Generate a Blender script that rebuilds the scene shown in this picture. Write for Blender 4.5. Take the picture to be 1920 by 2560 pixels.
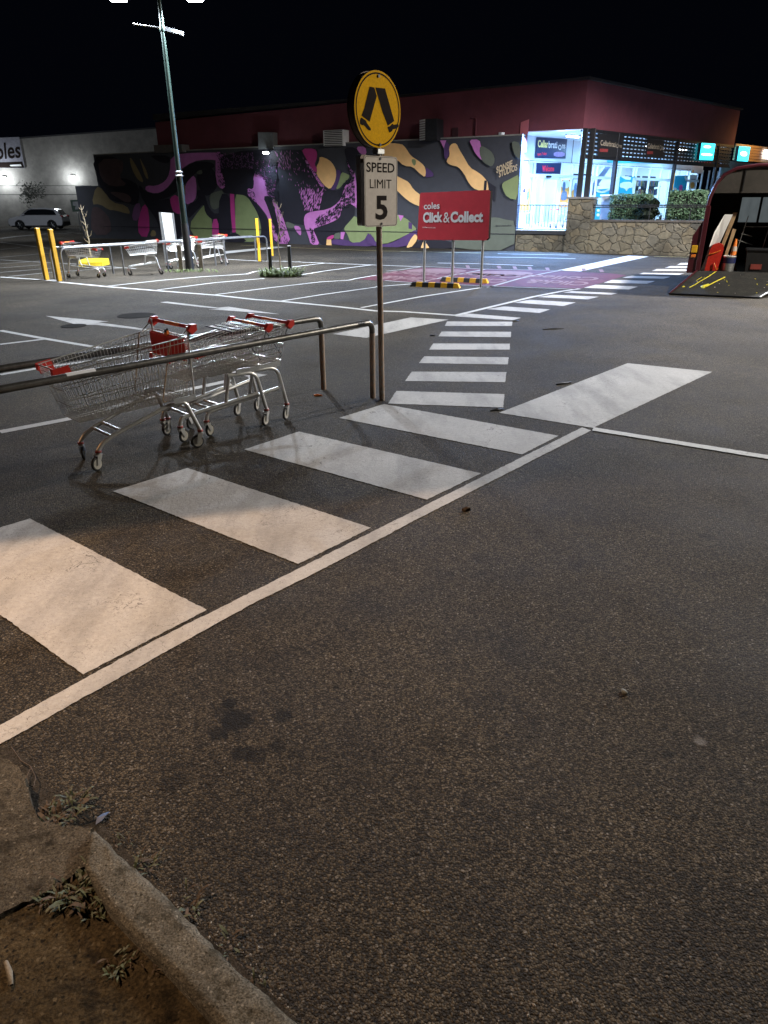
import bpy, math, random
from mathutils import Vector, Matrix
random.seed(7)
S = bpy.context.scene
for o in list(bpy.data.objects): bpy.data.objects.remove(o)

# ------------------------------------------------------------------ camera
F, YH, ROLL, CAMH = 1720.0, 500.0, 0.004, 2.05
th = math.atan((1280-YH)/F); c_, s_ = math.cos(ROLL), math.sin(ROLL)
def _rot(v): return (c_*v[0]+s_*v[1], -s_*v[0]+c_*v[1], v[2])
BX, BF, BD = _rot((1,0,0)), _rot((0,-math.sin(th),math.cos(th))), _rot((0,math.cos(th),math.sin(th)))
def cam_axis(i): return Vector((BX[i], BF[i], -BD[i]))
cd = bpy.data.cameras.new('camera'); cam = bpy.data.objects.new('camera', cd); S.collection.objects.link(cam)
ax, ay, az = cam_axis(0), -cam_axis(1), -cam_axis(2)
cam.matrix_world = Matrix(((ax.x,ay.x,az.x,0),(ax.y,ay.y,az.y,0),(ax.z,ay.z,az.z,CAMH),(0,0,0,1)))
cd.sensor_fit = 'HORIZONTAL'; cd.sensor_width = 36; cd.lens = F/1920*36
cd.clip_end = 500; cd.clip_start = 0.05
S.camera = cam

def ray(x, y):
    v = (x-960.0, y-1280.0, F)
    d = lambda a: v[0]*a[0]+v[1]*a[1]+v[2]*a[2]
    return Vector((d(BX), d(BF), -d(BD)))
def gp(x, y, z=0.0):                    # photo position -> point of the ground (or of a level z)
    v = ray(x, y); return v*((z-CAMH)/v.z) + Vector((0,0,CAMH))
def zp(x0, y0, w, pts):                 # measured in an enlargement of the photo
    s = w/1659.0; return [(x0+a*s, y0+b*s) for a, b in pts]
class Plane:                            # a vertical plane through P along D; n faces the camera
    def __init__(self, P, D):
        self.P = Vector((P[0],P[1],0)); self.D = Vector((D[0],D[1],0)).normalized()
        n = Vector((self.D.y,-self.D.x,0)); self.n = n if n.dot(-self.P) > 0 else -n
    def uz(self, x, y):
        v = ray(x, y); D = self.D
        det = -v.x*D.y + D.x*v.y
        t = (-self.P.x*D.y + D.x*self.P.y)/det
        s = (v.x*self.P.y - v.y*self.P.x)/det
        return s, CAMH+v.z*t
    def at(self, u, z, off=0.0): 
        q = self.P+self.D*u+self.n*off; return Vector((q.x,q.y,z))
    def px(self, x, y, off=0.0):
        u, z = self.uz(x, y); return self.at(u, z, off)

# ------------------------------------------------------------------ world, view
W = bpy.data.worlds.new('World'); S.world = W; W.use_nodes = True
nt = W.node_tree; bg = nt.nodes['Background']
sky = nt.nodes.new('ShaderNodeTexSky'); sky.sky_type = 'NISHITA'; sky.sun_disc = False
sky.sun_elevation = math.radians(-9); sky.sun_rotation = math.radians(120)
mixc = nt.nodes.new('ShaderNodeMix'); mixc.data_type = 'RGBA'; mixc.blend_type = 'ADD'; mixc.inputs[0].default_value = 1
mixc.inputs[7].default_value = (0.0055,0.0075,0.016,1)
nt.links.new(sky.outputs[0], mixc.inputs[6]); nt.links.new(mixc.outputs[2], bg.inputs[0]); bg.inputs[1].default_value = 0.12
S.view_settings.view_transform = 'Standard'; S.view_settings.look = 'None'
S.view_settings.exposure = 0.15; S.view_settings.gamma = 1
S.render.engine = 'CYCLES'

# ------------------------------------------------------------------ lights (lamps of the place, and one added fill at the far left)
def light(name, kind, loc, power, col, target=None, size=0.3, size_y=None, angle=None, blend=0.5):
    d = bpy.data.lights.new(name, kind); o = bpy.data.objects.new(name, d); S.collection.objects.link(o)
    o.location = loc; d.energy = power; d.color = col
    if kind == 'AREA':
        d.shape = 'RECTANGLE'; d.size = size; d.size_y = size_y or size
    else: d.shadow_soft_size = size
    if kind == 'SPOT': d.spot_size = math.radians(angle); d.spot_blend = blend
    if target is not None:
        o.rotation_euler = (Vector(target)-Vector(loc)).to_track_quat('-Z','Y').to_euler()
    return o
COOL = (0.80,0.88,1.0); WARM = (1.0,0.66,0.42); BLUE = (0.24,0.56,1.0)
LAMP = gp(475,676)
light('lamp_right_head', 'SPOT', (LAMP.x+1.0,LAMP.y,7.10), 9500, COOL, (LAMP.x+1.2,LAMP.y-.2,0), 0.22, angle=156, blend=0.30)
light('lamp_left_head', 'SPOT', (LAMP.x-1.1,LAMP.y,7.10), 4800, COOL, (LAMP.x-1.4,LAMP.y-.2,0), 0.22, angle=160, blend=0.30)
light('lot_lamp_right', 'SPOT', (13.6,20.0,8.2), 12500, (0.97,0.96,1.0), (13.0,20.4,0), 0.3, angle=156, blend=0.25)
light('lot_lamp_centre', 'SPOT', (14.5,11.0,7.4), 7200, (1.0,0.92,0.79), (8.0,12.5,0), 0.30, angle=138, blend=0.6)
_b0, _b1 = gp(386,1282), gp(1100,1164); _bd = (_b1-_b0).normalized(); _bn = Vector((_bd.y,-_bd.x,0)); _bn = _bn if _bn.y < 0 else -_bn
_lp = Vector((-3.0,2.6,3.7)); _dist = abs((_lp-_b0).dot(_bn)); _tilt = math.radians(78)-math.atan(_dist/3.7)
light('sodium_lamp', 'SPOT', tuple(_lp), 700, WARM, tuple(Vector((_lp.x,_lp.y,0))+_bn*3.7*math.tan(_tilt)), 0.07, angle=156, blend=0.04)
light('sodium_far', 'SPOT', (-9.5,4.0,6.0), 420, (1.0,0.5,0.22), (-3.8,4.9,0), 0.2, angle=46, blend=0.9)
light('side_fill_light', 'SPOT', (-23.0,44.0,8.5), 1700, COOL, (-27,52,0), 0.3, angle=165, blend=0.5)  # added fill for the car and grey wall, no such lamp known

# ------------------------------------------------------------------ materials
MATS = {}
def _n(nt, t, **k):
    n = nt.nodes.new(t)
    for a, b in k.items(): setattr(n, a, b)
    return n
def mat(name, col, rough=0.6, metal=0.0, var=0.2, scale=6.0, bump=0.0, bscale=None, emit=0.0, ecol=None, spec=0.5, dirt=None, dirt_amt=0.35, coat=0.0):
    if name in MATS: return MATS[name]
    m = bpy.data.materials.new(name); m.use_nodes = True; nt = m.node_tree; b = nt.nodes['Principled BSDF']
    tc = _n(nt,'ShaderNodeNewGeometry')
    nz = _n(nt,'ShaderNodeTexNoise'); nz.inputs['Scale'].default_value = scale; nz.inputs['Detail'].default_value = 6; nz.inputs['Roughness'].default_value = 0.65
    nt.links.new(tc.outputs['Position'], nz.inputs['Vector'])
    r = _n(nt,'ShaderNodeValToRGB'); e = r.color_ramp.elements
    lo = tuple(max(0,c*(1-var)) for c in col)+(1,); hi = tuple(min(1,c*(1+var)) for c in col)+(1,)
    e[0].position, e[1].position = 0.3, 0.7; e[0].color, e[1].color = lo, hi
    nt.links.new(nz.outputs['Fac'], r.inputs['Fac']); out = r.outputs['Color']
    if dirt:
        n2 = _n(nt,'ShaderNodeTexNoise'); n2.inputs['Scale'].default_value = scale*2.7; n2.inputs['Detail'].default_value = 8; n2.inputs['Roughness'].default_value = .75
        nt.links.new(tc.outputs['Position'], n2.inputs['Vector'])
        rr = _n(nt,'ShaderNodeValToRGB'); rr.color_ramp.elements[0].position = 0.62-dirt_amt*0.3; rr.color_ramp.elements[1].position = 0.80-dirt_amt*0.25
        nt.links.new(n2.outputs['Fac'], rr.inputs['Fac'])
        mx = _n(nt,'ShaderNodeMix', data_type='RGBA'); mx.inputs[7].default_value = dirt+(1,)
        nt.links.new(rr.outputs['Color'], mx.inputs[0]); nt.links.new(out, mx.inputs[6]); out = mx.outputs[2]
    nt.links.new(out, b.inputs['Base Color'])
    b.inputs['Roughness'].default_value = rough; b.inputs['Metallic'].default_value = metal; b.inputs['Specular IOR Level'].default_value = spec
    if coat: b.inputs['Coat Weight'].default_value = coat
    if bump:
        nb = _n(nt,'ShaderNodeTexNoise'); nb.inputs['Scale'].default_value = bscale or scale*5; nb.inputs['Detail'].default_value = 8
        nt.links.new(tc.outputs['Position'], nb.inputs['Vector'])
        bp = _n(nt,'ShaderNodeBump'); bp.inputs['Strength'].default_value = bump; bp.inputs['Distance'].default_value = 0.02
        nt.links.new(nb.outputs['Fac'], bp.inputs['Height']); nt.links.new(bp.outputs['Normal'], b.inputs['Normal'])
    if emit:
        b.inputs['Emission Color'].default_value = (ecol or col)+(1,); b.inputs['Emission Strength'].default_value = emit
    MATS[name] = m; return m

def asphalt():
    m = bpy.data.materials.new('asphalt'); m.use_nodes = True; nt = m.node_tree; b = nt.nodes['Principled BSDF']; L = nt.links.new
    g = _n(nt,'ShaderNodeNewGeometry')
    def noise(sc, det=5, rg=.6):
        n = _n(nt,'ShaderNodeTexNoise'); n.inputs['Scale'].default_value = sc; n.inputs['Detail'].default_value = det; n.inputs['Roughness'].default_value = rg
        L(g.outputs['Position'], n.inputs['Vector']); return n
    def ramp(src, p0, c0, p1, c1):
        r = _n(nt,'ShaderNodeValToRGB'); e = r.color_ramp.elements; e[0].position, e[1].position = p0, p1
        e[0].color = c0 if len(c0)==4 else c0+(1,); e[1].color = c1 if len(c1)==4 else c1+(1,); L(src, r.inputs['Fac']); return r.outputs['Color']
    def mix(f, a, c, bt='MIX'):
        x = _n(nt,'ShaderNodeMix', data_type='RGBA', blend_type=bt)
        if isinstance(f, float): x.inputs[0].default_value = f
        else: L(f, x.inputs[0])
        L(a, x.inputs[6])
        if isinstance(c, tuple): x.inputs[7].default_value = c
        else: L(c, x.inputs[7])
        return x.outputs[2]
    # warp so that the chips are not round
    wn = noise(60,2); vm = _n(nt,'ShaderNodeVectorMath', operation='MULTIPLY_ADD'); L(wn.outputs['Color'], vm.inputs[0]); vm.inputs[1].default_value = (.012,.012,.012); L(g.outputs['Position'], vm.inputs[2])
    vo = _n(nt,'ShaderNodeTexVoronoi', feature='F1'); vo.inputs['Scale'].default_value = 132; L(vm.outputs[0], vo.inputs['Vector'])
    vs = _n(nt,'ShaderNodeTexVoronoi', feature='F1'); vs.inputs['Scale'].default_value = 70; L(vm.outputs[0], vs.inputs['Vector'])
    sep = _n(nt,'ShaderNodeSeparateColor'); L(vo.outputs['Color'], sep.inputs[0])
    sep2 = _n(nt,'ShaderNodeSeparateColor'); L(vs.outputs['Color'], sep2.inputs[0])
    base = ramp(noise(0.55,6,.62).outputs['Fac'], .28,(.047,.040,.030), .72,(.082,.070,.052))
    stone = ramp(sep.outputs[0], .34,(.48,.48,.48), 1.0,(2.5,2.4,2.2)); col = mix(1.0, base, stone, 'MULTIPLY')
    edge = ramp(vo.outputs['Distance'], .25,(1,1,1), .75,(.32,.32,.32)); col = mix(.85, col, edge, 'MULTIPLY')
    chipm = ramp(sep2.outputs[1], .86,(0,0,0), .93,(1,1,1)); chipd = ramp(vs.outputs['Distance'], .28,(1,1,1), .42,(0,0,0))
    mm = mix(1.0, chipm, chipd, 'MULTIPLY')
    chipc = ramp(sep2.outputs[2], 0,(.13,.115,.095), 1,(.26,.235,.20))
    col = mix(mm, col, chipc)
    # oil stains at the places they have on this lot
    dark = None
    wob = noise(28,4,.7)
    def at_vec(x, y, r, amt):
        nonlocal col
        p = gp(x, y)
        d = _n(nt,'ShaderNodeVectorMath', operation='DISTANCE'); 
        w2 = _n(nt,'ShaderNodeVectorMath', operation='MULTIPLY_ADD'); L(wob.outputs['Color'], w2.inputs[0]); w2.inputs[1].default_value = (r*2.2,r*2.2,0); L(g.outputs['Position'], w2.inputs[2])
        L(w2.outputs[0], d.inputs[0]); d.inputs[1].default_value = (p.x+r*1.1, p.y+r*1.1, 0)
        rr = ramp(d.outputs['Value'], r*.9,(amt,amt,amt), r*1.1,(0,0,0))
        col = mix(rr, col, (.004,.0038,.0035,1))
    for s in ((572,1757,.034,.85),(592,1800,.065,.85),(548,1835,.042,.75),(605,1882,.045,.75),(705,1790,.045,.7),(694,1868,.036,.7),(560,1775,.05,.6),(642,1890,.04,.6),(740,1885,.035,.5),(1085,1850,.05,.35),(1765,1340,.05,.5),(430,1960,.05,.5)):
        at_vec(*s)
    pg = gp(1751,1852); dg = _n(nt,'ShaderNodeVectorMath', operation='DISTANCE'); wg = _n(nt,'ShaderNodeVectorMath', operation='MULTIPLY_ADD'); L(wob.outputs['Color'], wg.inputs[0]); wg.inputs[1].default_value = (.06,.06,0); L(g.outputs['Position'], wg.inputs[2]); L(wg.outputs[0], dg.inputs[0]); dg.inputs[1].default_value = (pg.x+.03,pg.y+.03,0); col = mix(ramp(dg.outputs['Value'], .015,(.7,.7,.7), .032,(0,0,0)), col, (.22,.21,.20,1))
    wet = ramp(noise(.33,4,.55).outputs['Fac'], .42,(.70,.70,.70), .66,(1.15,1.15,1.15)); col = mix(1.0, col, wet, 'MULTIPLY'); blot = ramp(noise(2.6,7,.72).outputs['Fac'], .36,(.62,.60,.58), .50,(1,1,1)); col = mix(.8, col, blot, 'MULTIPLY'); spots = ramp(noise(11,3,.5).outputs['Fac'], .27,(.35,.35,.35), .31,(1,1,1)); col = mix(1.0, col, spots, 'MULTIPLY')
    L(col, b.inputs['Base Color'])
    rg = ramp(noise(1.3,5).outputs['Fac'], .3,(.80,.80,.80), .7,(.95,.95,.95)); L(rg, b.inputs['Roughness'])
    b.inputs['Specular IOR Level'].default_value = .22
    bp = _n(nt,'ShaderNodeBump'); bp.inputs['Strength'].default_value = 1.0; bp.inputs['Distance'].default_value = .006; bp.invert = True
    L(vo.outputs['Distance'], bp.inputs['Height'])
    bp2 = _n(nt,'ShaderNodeBump'); bp2.inputs['Strength'].default_value = .35; bp2.inputs['Distance'].default_value = .02; L(noise(30,7,.75).outputs['Fac'], bp2.inputs['Height'])
    L(bp.outputs['Normal'], bp2.inputs['Normal']); L(bp2.outputs['Normal'], b.inputs['Normal'])
    MATS['asphalt'] = m; return m
ASPH = asphalt()

def gritty(name, c0, c1, chip, dark, sc=1.0):
    m = bpy.data.materials.new(name); m.use_nodes = True; nt = m.node_tree; b = nt.nodes['Principled BSDF']; L = nt.links.new; g = _n(nt,'ShaderNodeNewGeometry')
    def noise(s_, det=8, rg=.7):
        n = _n(nt,'ShaderNodeTexNoise'); n.inputs['Scale'].default_value = s_; n.inputs['Detail'].default_value = det; n.inputs['Roughness'].default_value = rg; L(g.outputs['Position'], n.inputs['Vector']); return n.outputs['Fac']
    def ramp(src, p0, a, p1, c):
        r = _n(nt,'ShaderNodeValToRGB'); e = r.color_ramp.elements; e[0].position, e[1].position = p0, p1; e[0].color, e[1].color = a+(1,), c+(1,); L(src, r.inputs['Fac']); return r.outputs['Color']
    def mix(f, a, c, bt='MIX'):
        x = _n(nt,'ShaderNodeMix', data_type='RGBA', blend_type=bt)
        if isinstance(f, float): x.inputs[0].default_value = f
        else: L(f, x.inputs[0])
        L(a, x.inputs[6])
        if isinstance(c, tuple): x.inputs[7].default_value = c+(1,)
        else: L(c, x.inputs[7])
        return x.outputs[2]
    col = ramp(noise(7*sc), .35, c0, .65, c1); col = mix(.9, col, ramp(noise(160*sc,3,.6), .35,(.45,.45,.45), .68,(1.6,1.6,1.6)), 'MULTIPLY')
    w = _n(nt,'ShaderNodeTexNoise'); w.inputs['Scale'].default_value = 50; L(g.outputs['Position'], w.inputs['Vector'])
    va = _n(nt,'ShaderNodeVectorMath', operation='MULTIPLY_ADD'); L(w.outputs['Color'], va.inputs[0]); va.inputs[1].default_value = (.02,.02,.02); L(g.outputs['Position'], va.inputs[2])
    vo = _n(nt,'ShaderNodeTexVoronoi'); vo.inputs['Scale'].default_value = 90*sc; L(va.outputs[0], vo.inputs['Vector']); sp_ = _n(nt,'ShaderNodeSeparateColor'); L(vo.outputs['Color'], sp_.inputs[0])
    mk = mix(1.0, ramp(sp_.outputs[0], .80,(0,0,0), .84,(1,1,1)), ramp(vo.outputs['Distance'], .25,(1,1,1), .40,(0,0,0)), 'MULTIPLY'); col = mix(mk, col, chip)
    mk2 = mix(1.0, ramp(sp_.outputs[1], .72,(0,0,0), .76,(1,1,1)), ramp(vo.outputs['Distance'], .20,(1,1,1), .42,(0,0,0)), 'MULTIPLY'); col = mix(mk2, col, dark)
    col = mix(ramp(noise(13*sc), .52,(0,0,0), .66,(1,1,1)), col, dark); L(col, b.inputs['Base Color']); b.inputs['Roughness'].default_value = .95; b.inputs['Specular IOR Level'].default_value = .15
    b1 = _n(nt,'ShaderNodeBump'); b1.inputs['Strength'].default_value = 1; b1.inputs['Distance'].default_value = .006; L(noise(120*sc,6,.75), b1.inputs['Height'])
    b2 = _n(nt,'ShaderNodeBump'); b2.inputs['Strength'].default_value = .8; b2.inputs['Distance'].default_value = .02; L(noise(22*sc,6,.65), b2.inputs['Height']); L(b1.outputs['Normal'], b2.inputs['Normal']); L(b2.outputs['Normal'], b.inputs['Normal'])
    MATS[name] = m; return m
def paint(name, col, wear=.5, tyre=True):
    m = bpy.data.materials.new(name); m.use_nodes = True; nt = m.node_tree; b = nt.nodes['Principled BSDF']; L = nt.links.new
    g = _n(nt,'ShaderNodeNewGeometry')
    def noise(sc, det=6, rg=.65, st=None):
        n = _n(nt,'ShaderNodeTexNoise'); n.inputs['Scale'].default_value = sc; n.inputs['Detail'].default_value = det; n.inputs['Roughness'].default_value = rg
        if st:
            mp = _n(nt,'ShaderNodeMapping'); mp.inputs['Scale'].default_value = st; L(g.outputs['Position'], mp.inputs[0]); L(mp.outputs[0], n.inputs['Vector'])
        else: L(g.outputs['Position'], n.inputs['Vector'])
        return n.outputs['Fac']
    def ramp(src, p0, c0, p1, c1):
        r = _n(nt,'ShaderNodeValToRGB'); e = r.color_ramp.elements; e[0].position, e[1].position = p0, p1; e[0].color, e[1].color = (c0,c0,c0,1), (c1,c1,c1,1); L(src, r.inputs['Fac']); return r.outputs['Color']
    def mul(a, c, f=1.0):
        x = _n(nt,'ShaderNodeMix', data_type='RGBA', blend_type='MULTIPLY'); x.inputs[0].default_value = f; L(a, x.inputs[6]); L(c, x.inputs[7]); return x.outputs[2]
    rgb = _n(nt,'ShaderNodeRGB'); rgb.outputs[0].default_value = col+(1,)
    c = mul(rgb.outputs[0], ramp(noise(1.1), .3, .78, .7, 1.05)); c = mul(c, ramp(noise(28,8,.75), .3, .82, .65, 1.06))
    if tyre: c = mul(c, ramp(noise(1.0,5,.6,(3.0,.7,1)), .38, .76, .54, 1.0))
    # fine cracks
    vo = _n(nt,'ShaderNodeTexVoronoi', feature='DISTANCE_TO_EDGE'); vo.inputs['Scale'].default_value = 9
    w = _n(nt,'ShaderNodeTexNoise'); w.inputs['Scale'].default_value = 14; w.inputs['Detail'].default_value = 6; L(g.outputs['Position'], w.inputs['Vector'])
    va = _n(nt,'ShaderNodeVectorMath', operation='MULTIPLY_ADD'); L(w.outputs['Color'], va.inputs[0]); va.inputs[1].default_value = (.22,.22,.0); L(g.outputs['Position'], va.inputs[2]); L(va.outputs[0], vo.inputs['Vector'])
    crk = ramp(vo.outputs['Distance'], .0, 1, .018, 0); crm = ramp(noise(2.2), .5, 0, .62, 1)
    cm = mul(crk, crm)
    holes = ramp(noise(95,8,.85), .665-.11*wear, 0, .705-.11*wear, 1)
    ad = _n(nt,'ShaderNodeMix', data_type='RGBA', blend_type='ADD'); ad.inputs[0].default_value = 1; L(cm, ad.inputs[6]); L(holes, ad.inputs[7])
    fx = _n(nt,'ShaderNodeMix', data_type='RGBA'); L(ad.outputs[2], fx.inputs[0]); L(c, fx.inputs[6]); fx.inputs[7].default_value = (.06,.055,.05,1)
    L(fx.outputs[2], b.inputs['Base Color']); b.inputs['Roughness'].default_value = .8; b.inputs['Specular IOR Level'].default_value = .15
    bp = _n(nt,'ShaderNodeBump'); bp.inputs['Strength'].default_value = .55; bp.inputs['Distance'].default_value = .008; L(noise(45,7,.7), bp.inputs['Height']); L(bp.outputs['Normal'], b.inputs['Normal'])
    MATS[name] = m; return m
WHITE = paint('white_road_paint', (.47,.46,.44), .75)
LINEW = paint('white_line_paint', (.56,.56,.54), .35, False)
FADED = paint('faded_line_paint', (.30,.30,.29), .9, False)
YLINE = paint('yellow_line_paint', (.50,.44,.20), .7, False)
REDP = paint('red_bay_paint', (.105,.030,.040), .9)
PINKT = paint('bay_lettering_paint', (.20,.12,.125), .9, False)

M = dict(
 galv=mat('galvanised_steel',(.42,.43,.43),.42,.85,.2,14,dirt=(.22,.17,.12),dirt_amt=.2),
 frail=mat('dull_far_rail',(.17,.175,.18),.45,.5,.25,9),
 rail=mat('weathered_rail_steel',(.12,.115,.105),.38,.8,.3,9,bump=.12,dirt=(.06,.045,.035),dirt_amt=.3),
 rust=mat('rusty_steel',(.32,.19,.11),.75,.1,.45,16,bump=.3,dirt=(.24,.23,.21),dirt_amt=.75),
 chrome=mat('chromed_wire',(.66,.65,.61),.28,.8,.15,20),
 tube=mat('zinc_tube',(.60,.60,.58),.36,.65,.15,10,dirt=(.35,.32,.28),dirt_amt=.1),
 redpl=mat('red_plastic',(.50,.025,.015),.38,0,.2,10),
 oranpl=mat('orange_worn_plastic',(.75,.20,.03),.4,0,.25,25),
 collar=mat('worn_red_collar',(.30,.03,.02),.5,.2,.5,60,dirt=(.22,.2,.18),dirt_amt=.5),
 tyre=mat('black_rubber',(.02,.02,.02),.7,0,.3,30),
 rim=mat('grey_wheel_disc',(.42,.40,.35),.55,0,.25,40,dirt=(.12,.1,.08),dirt_amt=.35),
 gritlight=mat('pale_grit',(.22,.20,.17),.9,0,.4,60),
 black=mat('black_plastic',(.012,.012,.013),.5,0,.3,10),
 darkm=mat('dark_metal',(.025,.026,.03),.5,.5,.3,10),
 ysign=mat('yellow_sign_sheet',(.62,.33,.002),.75,0,.16,55,bump=.05,bscale=200,spec=.05),
 wsign=mat('white_sign_sheet',(.50,.45,.40),.7,0,.10,12,spec=.2,dirt=(.35,.30,.24),dirt_amt=.15),
 bsign=mat('sign_black',(.014,.010,.009),.9,0,.2,10,spec=.08),
 backs=mat('sign_back_aluminium',(.085,.06,.045),.5,.5,.3,8),
 rsign=mat('red_board_vinyl',(.56,.045,.06),.3,0,.10,3),
 wtext=mat('white_board_lettering',(.78,.74,.72),.45,0,.08,5),
 ypost=mat('yellow_painted_post',(.72,.40,.02),.45,0,.15,8,dirt=(.30,.18,.05),dirt_amt=.15),
 bpost=mat('black_recycled_post',(.014,.016,.015),.6,0,.3,10),
 gpole=mat('dark_green_lamp_post',(.013,.024,.019),.35,.3,.25,6),
 wood=mat('weathered_timber',(.16,.14,.105),.8,0,.3,12,bump=.4),
 timber=mat('raw_timber',(.36,.24,.13),.7,0,.3,14),
 conc=mat('grey_concrete_wall',(.22,.21,.19),.9,0,.22,1.6,bump=.3,bscale=14,dirt=(.17,.16,.145),dirt_amt=.3),
 maroon=mat('maroon_render',(.115,.027,.038),.85,0,.16,1.3,bump=.25,bscale=22,dirt=(.15,.03,.04),dirt_amt=.25),
 pinkm=mat('faded_maroon_render',(.36,.10,.12),.85,0,.12,2),
 roofd=mat('dark_roof_flashing',(.02,.02,.022),.7,0,.3,2),
 glass=None,
 wallw=mat('pale_render',(.62,.66,.70),.7,0,.06,1.0),
 alum=mat('white_window_frame',(.72,.74,.76),.4,0,.05,5),
 white=mat('white_paint_metal',(.70,.70,.70),.4,0,.08,3),
 carw=mat('white_car_paint',(.62,.62,.64),.22,0,.03,3,coat=.6),
 cglass=mat('dark_car_glass',(.012,.014,.018),.08,0,.2,3,spec=.8),
 floorp=mat('veranda_tiles',(.52,.50,.47),.5,0,.12,3),
 kerbc=mat('kerb_concrete',(.095,.083,.060),.92,0,.35,7,bump=.9,bscale=55,dirt=(.055,.048,.034),dirt_amt=.55),
 pathc=mat('path_concrete',(.062,.052,.038),.95,0,.4,5,bump=1.0,bscale=60,dirt=(.045,.036,.026),dirt_amt=.65),
 soil=mat('bare_soil',(.036,.026,.013),.95,0,.55,6,bump=1.0,bscale=28,dirt=(.028,.020,.012),dirt_amt=.7),
 leaf=mat('hedge_leaf',(.085,.15,.075),.55,0,.5,7),
 weed=mat('weed_leaf',(.040,.052,.020),.6,0,.5,30),
 dryleaf=mat('dry_leaf',(.055,.036,.020),.8,0,.5,30),
 bark=mat('sapling_bark',(.22,.18,.12),.85,0,.35,25),
 grass=mat('tuft_grass',(.10,.14,.04),.7,0,.5,12),
 slate=mat('mural_slate',(.045,.048,.060),.8,0,.10,3,bump=.15,bscale=30),
 mblack=mat('mural_black',(.010,.009,.018),.8,0,.2,3,bump=.15,bscale=30),
 violet=mat('mural_violet',(.50,.17,.47),.8,0,.12,3,bump=.15,bscale=30),
 mag=mat('mural_magenta',(.46,.04,.23),.8,0,.1,3,bump=.15,bscale=30),
 mol=mat('mural_olive',(.24,.19,.095),.8,0,.1,3),
 mor=mat('mural_orange',(.82,.50,.21),.8,0,.08,3,bump=.15,bscale=30),
 mgreen=mat('mural_green',(.21,.26,.115),.8,0,.1,3,bump=.15,bscale=30),
 mgrey=mat('mural_grey_green',(.105,.12,.095),.8,0,.1,3,bump=.15,bscale=30),
 mpur=mat('mural_purple',(.075,.035,.13),.8,0,.15,3,bump=.15,bscale=30),
 mvg=mat('mural_unlit_violet',(.17,.075,.19),.8,0,.15,3,bump=.15,bscale=30),  # violet darkened, the dimness of the unlit wall is in the colour
 mbr=mat('mural_brown',(.085,.055,.06),.8,0,.15,3,bump=.15,bscale=30),
 sand=mat('lettering_sand',(.50,.40,.26),.7,0,.1,3),
 tgrey=mat('horse_trailer_roof_grey',(.042,.037,.032),.6,0,.2,3,dirt=(.06,.05,.045),dirt_amt=.35),
 tmar=mat('horse_trailer_maroon',(.065,.010,.016),.35,0,.2,3,coat=.3),
 ramp=mat('ramp_rubber_mat',(.014,.013,.010),.8,0,.5,3,bump=.5,bscale=40,dirt=(.045,.042,.033),dirt_amt=.30),
 ypaint=mat('spilt_yellow_paint',(.72,.62,.05),.4,0,.15,10),
 bluebox=mat('blue_lightbox',(.05,.5,.6),.4,0,.05,1,emit=3.2,ecol=(.03,.62,.78)),
 bluelit=mat('pale_lightbox_lettering',(.6,.9,.95),.4,0,.05,1,emit=4.5,ecol=(.55,.95,1.0)),
 tube_e=mat('lit_fluorescent_tube',(.9,.95,1),.4,0,.0,1,emit=22,ecol=(.72,.88,1)),
 bulk_e=mat('lit_bulkhead_lens',(.9,.95,1),.4,0,.0,1,emit=60,ecol=(.85,.95,1)),
)
M['kerbc'] = gritty('kerb_concrete_grit', (.085,.078,.062), (.14,.13,.105), (.24,.22,.18), (.035,.032,.022))
M['pathc'] = gritty('path_concrete_grit', (.055,.048,.036), (.095,.083,.063), (.18,.16,.125), (.022,.019,.013))
M['soil'] = gritty('soil_grit', (.030,.022,.011), (.062,.046,.024), (.10,.08,.05), (.010,.008,.005), .7)
M['gutter'] = gritty('gutter_grit', (.028,.024,.019), (.050,.043,.034), (.11,.10,.08), (.012,.011,.008))
def glassm():
    m = bpy.data.materials.new('shop_glass'); m.use_nodes = True; nt = m.node_tree; b = nt.nodes['Principled BSDF']
    out = nt.nodes['Material Output']; t = _n(nt,'ShaderNodeBsdfTransparent'); gl = _n(nt,'ShaderNodeBsdfGlossy'); gl.inputs['Roughness'].default_value = .05
    t.inputs[0].default_value = (.86,.93,.97,1)
    mx = _n(nt,'ShaderNodeMixShader'); fr = _n(nt,'ShaderNodeFresnel'); fr.inputs[0].default_value = 1.45
    nt.links.new(fr.outputs[0], mx.inputs[0]); nt.links.new(t.outputs[0], mx.inputs[1]); nt.links.new(gl.outputs[0], mx.inputs[2]); nt.links.new(mx.outputs[0], out.inputs[0])
    return m
M['glass'] = glassm()

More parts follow.
